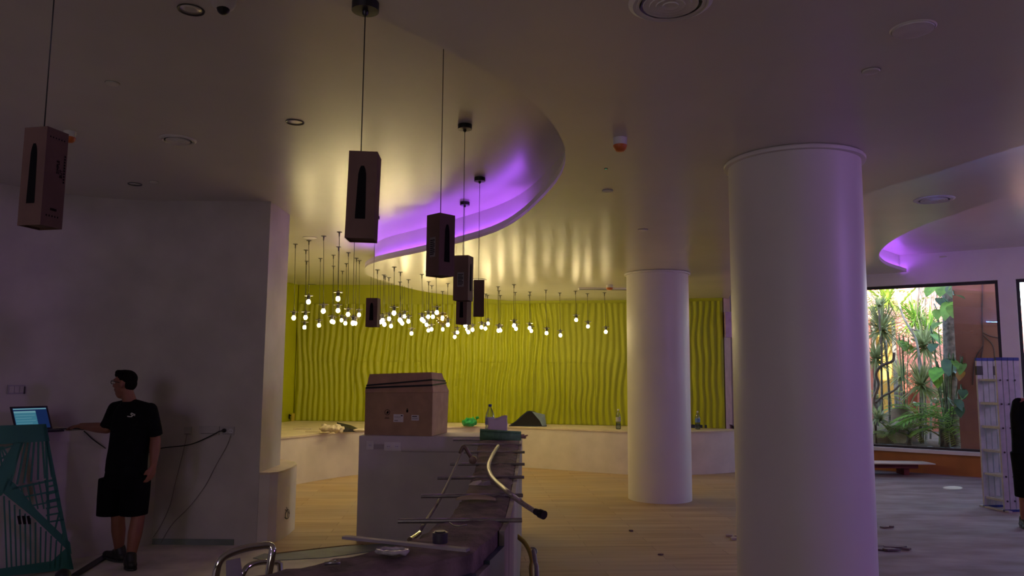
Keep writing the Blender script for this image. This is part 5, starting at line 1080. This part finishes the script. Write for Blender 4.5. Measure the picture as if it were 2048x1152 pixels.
def palm(name, label, px, py, d, n, L_, mat, seed, cat='plant', up=.9, lw=.055, ll=.28, az=(0, 6.28), grp=None):
    c = gp(px, py, d); rr = random.Random(seed); t = thing(name, label, cat, (c.x, c.y, GZ), grp)
    for k in range(n):
        a = az[0] + (az[1] - az[0]) * (k + rr.random() * .6) / n; e = rr.uniform(.25, up); dr = Vector((cos(a) * cos(e), sin(a) * cos(e), sin(e))); p = c.copy(); dd = dr.copy(); mb = MB(); pts = [p.copy()]; N = 13; s_ = dr.cross(Vector((0, 0, 1))).normalized()
        for i in range(N):
            p = p + dd * L_ / N; pts.append(p.copy()); dd = (dd + Vector((0, 0, -1.3 / N))).normalized()
            if i > 1:
                q = L_ * ll * 4 * sin(pi * (i + .6) / (N + 1.4)) * .25 + .03
                for sg_ in (-1, 1): blade(mb, p, (s_ * sg_ + dd * .55 + Vector((0, 0, .05))), q, lw, .5, 2)
        mb.tube(pts, .006, 4); mb.build('frond', mat, t, smooth=True)
    if c.z > GZ + .25: MB().tube([Vector((c.x, c.y, GZ - .02)), c], [.06, .045], 8).build('trunk', BARK, t, smooth=True)
palm('fern', 'bright green fern in the sun under the terracotta pillar', 1884, 838, 1.9, 17, 1.05, LEAFM, 21, up=1.0, grp='ferns in the garden')
palm('fern', 'yellow green fern at the foot of the terracotta pillar', 1894, 862, 1.6, 12, .7, LEAFY, 22, up=.8, grp='ferns in the garden')
palm('fern', 'olive fern beside the tan boulder at lower left', 1772, 868, 1.5, 8, .45, LEAF('olive_leaf', (.34, .36, .09)), 23, up=.8, grp='ferns in the garden')
palm('fern', 'olive fern between the boulder and the sunny fern', 1818, 864, 1.8, 10, .55, LEAF('olive_leaf', (.34, .36, .09)), 24, up=.8, grp='ferns in the garden')
palm('fern', 'small olive fern behind the tan boulder', 1760, 800, 3.4, 10, .6, LEAF('olive_leaf', (.34, .36, .09)), 25, up=.9, grp='ferns in the garden')
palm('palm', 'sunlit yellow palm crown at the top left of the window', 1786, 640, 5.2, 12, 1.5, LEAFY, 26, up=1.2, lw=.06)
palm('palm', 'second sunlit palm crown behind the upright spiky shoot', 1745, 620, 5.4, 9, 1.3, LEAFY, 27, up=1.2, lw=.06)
def bigleaf(t, c, size, dirn, tilt, mat):
    dirn = Vector(dirn).normalized(); s_ = Vector((-dirn.y, dirn.x, 0)); s_ = s_.normalized() if s_.length > .01 else Vector((1, 0, 0)); nrm = dirn.cross(s_); prof = [(0, .0), (-.10, .22), (.05, .40), (.30, .46), (.58, .38), (.82, .20), (1, 0)]
    rows = []
    for x, w_ in prof: rows.append((x, w_))
    vs = [c + dirn * (x * size) - Vector((0, 0, .25 * size * x * x)) for x, w_ in prof]; L1 = [c + dirn * (x * size) + s_ * w_ * size + Vector((0, 0, -.25 * size * x * x + .10 * w_ * size)) for x, w_ in prof]; L2 = [c + dirn * (x * size) - s_ * w_ * size + Vector((0, 0, -.25 * size * x * x + .10 * w_ * size)) for x, w_ in prof]
    n = len(prof); fs = []
    for i in range(n - 1): fs += [(i, i + 1, n + i + 1, n + i), (i + 1, i, 2 * n + i, 2 * n + i + 1)]
    MB().add(vs + L1 + L2, fs).build('leaf', mat, t, smooth=True)
def leafy(label, foot, L_, seed, grp='large leaved climbers'):
    t = thing('philodendron', label, 'plant', foot, grp); rr = random.Random(seed)
    for (px, py, d, sz, mat) in L_:
        c = gp(px, py, d); v = Vector((rr.uniform(-.6, .6), -rr.uniform(.3, .9), -rr.uniform(.2, .9))); bigleaf(t, c, sz, v, 0, mat); MB().tube(cr([Vector(foot) if foot[2] < c.z - 1.2 else c + Vector((rr.uniform(-.1, .2), .25, .15)), c + Vector((.02, .08, .02)), c], 3), .010, 5).build('stalk', LEAFD, t, smooth=True)
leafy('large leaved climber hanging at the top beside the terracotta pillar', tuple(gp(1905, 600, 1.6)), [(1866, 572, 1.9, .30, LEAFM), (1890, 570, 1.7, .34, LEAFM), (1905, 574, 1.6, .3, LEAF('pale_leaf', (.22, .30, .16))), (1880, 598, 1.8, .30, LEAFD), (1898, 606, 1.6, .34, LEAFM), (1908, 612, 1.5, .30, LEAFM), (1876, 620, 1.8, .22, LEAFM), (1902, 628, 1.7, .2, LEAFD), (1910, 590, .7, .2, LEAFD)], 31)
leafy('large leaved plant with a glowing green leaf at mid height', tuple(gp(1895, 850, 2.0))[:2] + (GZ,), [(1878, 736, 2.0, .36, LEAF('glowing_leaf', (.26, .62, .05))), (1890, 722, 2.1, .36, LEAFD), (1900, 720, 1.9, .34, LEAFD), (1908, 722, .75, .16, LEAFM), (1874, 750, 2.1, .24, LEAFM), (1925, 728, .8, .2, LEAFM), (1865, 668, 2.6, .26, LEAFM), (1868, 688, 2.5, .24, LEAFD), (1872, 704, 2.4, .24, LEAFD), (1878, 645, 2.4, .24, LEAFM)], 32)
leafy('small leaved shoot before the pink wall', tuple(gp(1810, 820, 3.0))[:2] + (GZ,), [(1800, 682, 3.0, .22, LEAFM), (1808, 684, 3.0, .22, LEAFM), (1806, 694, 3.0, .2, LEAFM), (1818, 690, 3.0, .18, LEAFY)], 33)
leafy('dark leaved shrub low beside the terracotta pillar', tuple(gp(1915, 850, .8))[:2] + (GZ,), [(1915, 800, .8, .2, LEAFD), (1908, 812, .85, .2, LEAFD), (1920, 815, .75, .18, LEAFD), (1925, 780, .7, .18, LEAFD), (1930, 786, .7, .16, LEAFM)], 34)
tr = thing('garden_tree', 'grey barked tree trunk beside the terracotta pillar', 'tree', tuple(gp(1905, 860, 2.2))[:2] + (GZ,)); a = gp(1906, 860, 2.2); b = gp(1898, 560, 2.2)
MB().tube(cr([Vector((a.x, a.y, GZ - .02)), gp(1904, 760, 2.2), gp(1901, 660, 2.2), b, b + Vector((-.1, .1, 1.2))], 5), .14, 12).build('trunk', BARK, tr, smooth=True)
hr = thing('hanging_roots', 'pale aerial roots hanging from the top of the window view', 'plant', gp(1858, 560, 3.4)); rr = random.Random(9)
for k in range(34):
    px = 1832 + 70 * rr.random(); y1 = 600 + 55 * rr.random(); d = 3.0 + rr.random() * .8; a = gp(px, 520, d); b = gp(px + rr.uniform(-4, 4), y1, d)
    MB().tube([a, a.lerp(b, .5) + Vector((rr.uniform(-.03, .03), 0, 0)), b], [.016, .012, .004], 5).build('root', M('pale_root', (.36, .27, .24), .8, var=.3), hr, smooth=True)
br = thing('bare_branch', 'pale bare branch slanting down through the window view', 'branch', gp(1840, 740, 2.6)); 
MB().tube(cr([gp(1786, 560, 2.9), gp(1796, 600, 2.8), gp(1806, 632, 2.8), gp(1820, 658, 2.7), gp(1832, 680, 2.7), gp(1838, 710, 2.6), gp(1843, 740, 2.6), gp(1845, 800, 2.5), Vector((*gp(1846, 850, 2.5).xy, GZ))], 5), .022, 7).build('stem', M('pale_bark', (.42, .36, .30), .8, var=.2), br, smooth=True); MB().tube(cr([gp(1820, 658, 2.7), gp(1830, 660, 2.7), gp(1839, 662, 2.65)], 4), [.018] * 5 + [.012] * 4, 6).build('twig', MATS['pale_bark'], br, smooth=True)
vn = thing('twisting_vine', 'brown twisting vine stem rising at the left window edge', 'vine', gp(1752, 870, 1.6))
MB().tube(cr([Vector((*gp(1752, 880, 1.6).xy, GZ)), gp(1750, 840, 1.6), gp(1748, 800, 1.6), gp(1757, 770, 1.6), gp(1752, 748, 1.6), gp(1762, 732, 1.6), gp(1785, 722, 1.7), gp(1788, 705, 1.7)], 5), .028, 7).build('stem', M('vine_bark', (.16, .10, .07), .85, var=.2), vn, smooth=True)
MB().tube(cr([gp(1752, 806, 1.6), gp(1765, 793, 1.7), gp(1785, 783, 1.8), gp(1800, 770, 1.9)], 5), .020, 6).build('side_stem', MATS['vine_bark'], vn, smooth=True); MB().tube(cr([gp(1764, 730, 1.7), gp(1763, 700, 1.7), gp(1760, 660, 1.8), gp(1758, 620, 1.9)], 4), .018, 6).build('side_stem', MATS['vine_bark'], vn, smooth=True)
for px, py, d, rx, rz, lab, m_ in ((1775, 858, 2.2, .42, .42, 'tan boulder at the lower left of the garden', M('tan_rock', (.40, .30, .20), .85, var=.2, scale=6, bump=.6, bscale=14)), (1803, 838, 3.0, .46, .62, 'reddish boulder with a pale ridge behind the tan boulder', M('red_rock', (.30, .18, .15), .85, var=.25, scale=5, bump=.6, bscale=12))):
    c = gp(px, py, d); t = thing('boulder', lab, 'rock', (c.x, c.y, GZ), 'boulders in the garden'); mb = MB().ell((c.x, c.y, GZ + rz * .35), (rx, rx * .7, rz * .75), nu=26, nv=18)
    for i, v in enumerate(mb.v): mb.v[i] = v + Vector((noise.noise(v * 2.3), noise.noise(v * 2.3 + Vector((5, 0, 0))), noise.noise(v * 2.5 + Vector((0, 9, 0))))) * rx * .32
    mb.build('stone', m_, t, smooth=50)
rr = random.Random(15)
for k, (px, py, sz, lab) in enumerate(((1778, 876, .10, 'pale stone below the tan boulder'), (1790, 873, .08, 'second pale stone right below the tan boulder'), (1835, 887, .09, 'bluish grey stone in the middle of the soil bed'), (1800, 886, .12, 'flat brown stone at the sill before the ferns'), (1905, 886, .14, 'flat pale stone below the yellow green fern'), (1932, 892, .08, 'grey stone at the foot of the terracotta pillar'), (1858, 876, .1, 'dark flat stone below the sunny fern'))):
    c = gp(px, py, .62 if py > 880 else 1.0); t = thing('stone', lab, 'rock', (c.x, c.y, GZ), 'stones in the soil bed'); mb = MB().ell((c.x, c.y, GZ + sz * .2), (sz, sz * .7, sz * .4), nu=12, nv=8)
    for i, v in enumerate(mb.v): mb.v[i] = v + Vector((noise.noise(v * 9), noise.noise(v * 9 + Vector((5, 0, 0))), noise.noise(v * 9 + Vector((0, 9, 0))))) * sz * .22
    mb.build('stone', M('bed_stone_%d' % (k % 3), ((.45, .42, .40), (.30, .32, .38), (.34, .24, .18))[k % 3], .85, bump=.4), t, smooth=50)
for px, py, d, lab in ((1833, 812, 2.7, 'small white flower beside the pale stem'), (1872, 806, 2.3, 'white flower left of the largest white bloom'), (1886, 803, 2.2, 'largest white bloom above the sunny fern')):
    c = gp(px, py, d); t = thing('white_flower', lab, 'flower', (c.x, c.y, GZ), 'white flowers in the garden'); MB().tube(cr([Vector((c.x + .02, c.y, GZ - .01)), Vector((c.x + .04, c.y, (GZ + c.z) / 2)), c], 3), .008, 5).build('stem', LEAFM, t, smooth=True)
    for k in range(3):
        a = 2.1 * k + px; bigleaf(t, c, .15, (cos(a) * .5, -.3 + sin(a) * .3, .8), 0, PETAL)
    MB().tube([c, c + Vector((0, -.01, .07))], [.012, .006], 6).build('spadix', M('cream_spadix', (.6, .5, .2), .6), t, smooth=True)
fl = gp(1922, 744, .8); t = thing('orange_leaf', 'single orange leaf before the terracotta pillar', 'leaf', fl); bigleaf(t, fl, .18, (-.4, -.4, -.5), 0, M('orange_leaf_mat', (.60, .22, .02), .5)); MB().tube([fl, fl + Vector((.03, .05, .3))], .006, 5).build('stalk', LEAFD, t, smooth=True)
hg = thing('garden_hedge', 'leafy hedge seen through the rightmost window', 'hedge', (*sg(4.5, 4), GZ)); mb = MB(); rr = random.Random(77)
for k in range(2600):
    q = Vector((*sg(3.2 + 6 * rr.random(), 3.4 + 1.2 * rr.random()), GZ + 2.6 * rr.random() ** .8)); a = rr.uniform(0, 6.28); blade(mb, q, (cos(a), sin(a), rr.uniform(-.4, .6)), .22, .07, .5, 2)
o = mb.build('foliage', LEAFM, hg, smooth=True); o['kind'] = 'stuff'
dracaena('broad sunlit spiky crown before the pink wall at the upper left', 1775, 600, 4.4, .6, 100, LEAFY, 42)
dracaena('mid green spiky plant under the hanging roots', 1858, 655, 3.9, .5, 100, LEAFM, 43)
dracaena('short spiky tuft at the foot of the left window edge', 1757, 835, 1.5, .3, 70, LEAFG, 44, trunk=False)
palm('fern', 'dark fern in the middle behind the pale stem', 1846, 835, 2.8, 12, .8, LEAFM, 45, up=1.0, grp='ferns in the garden')
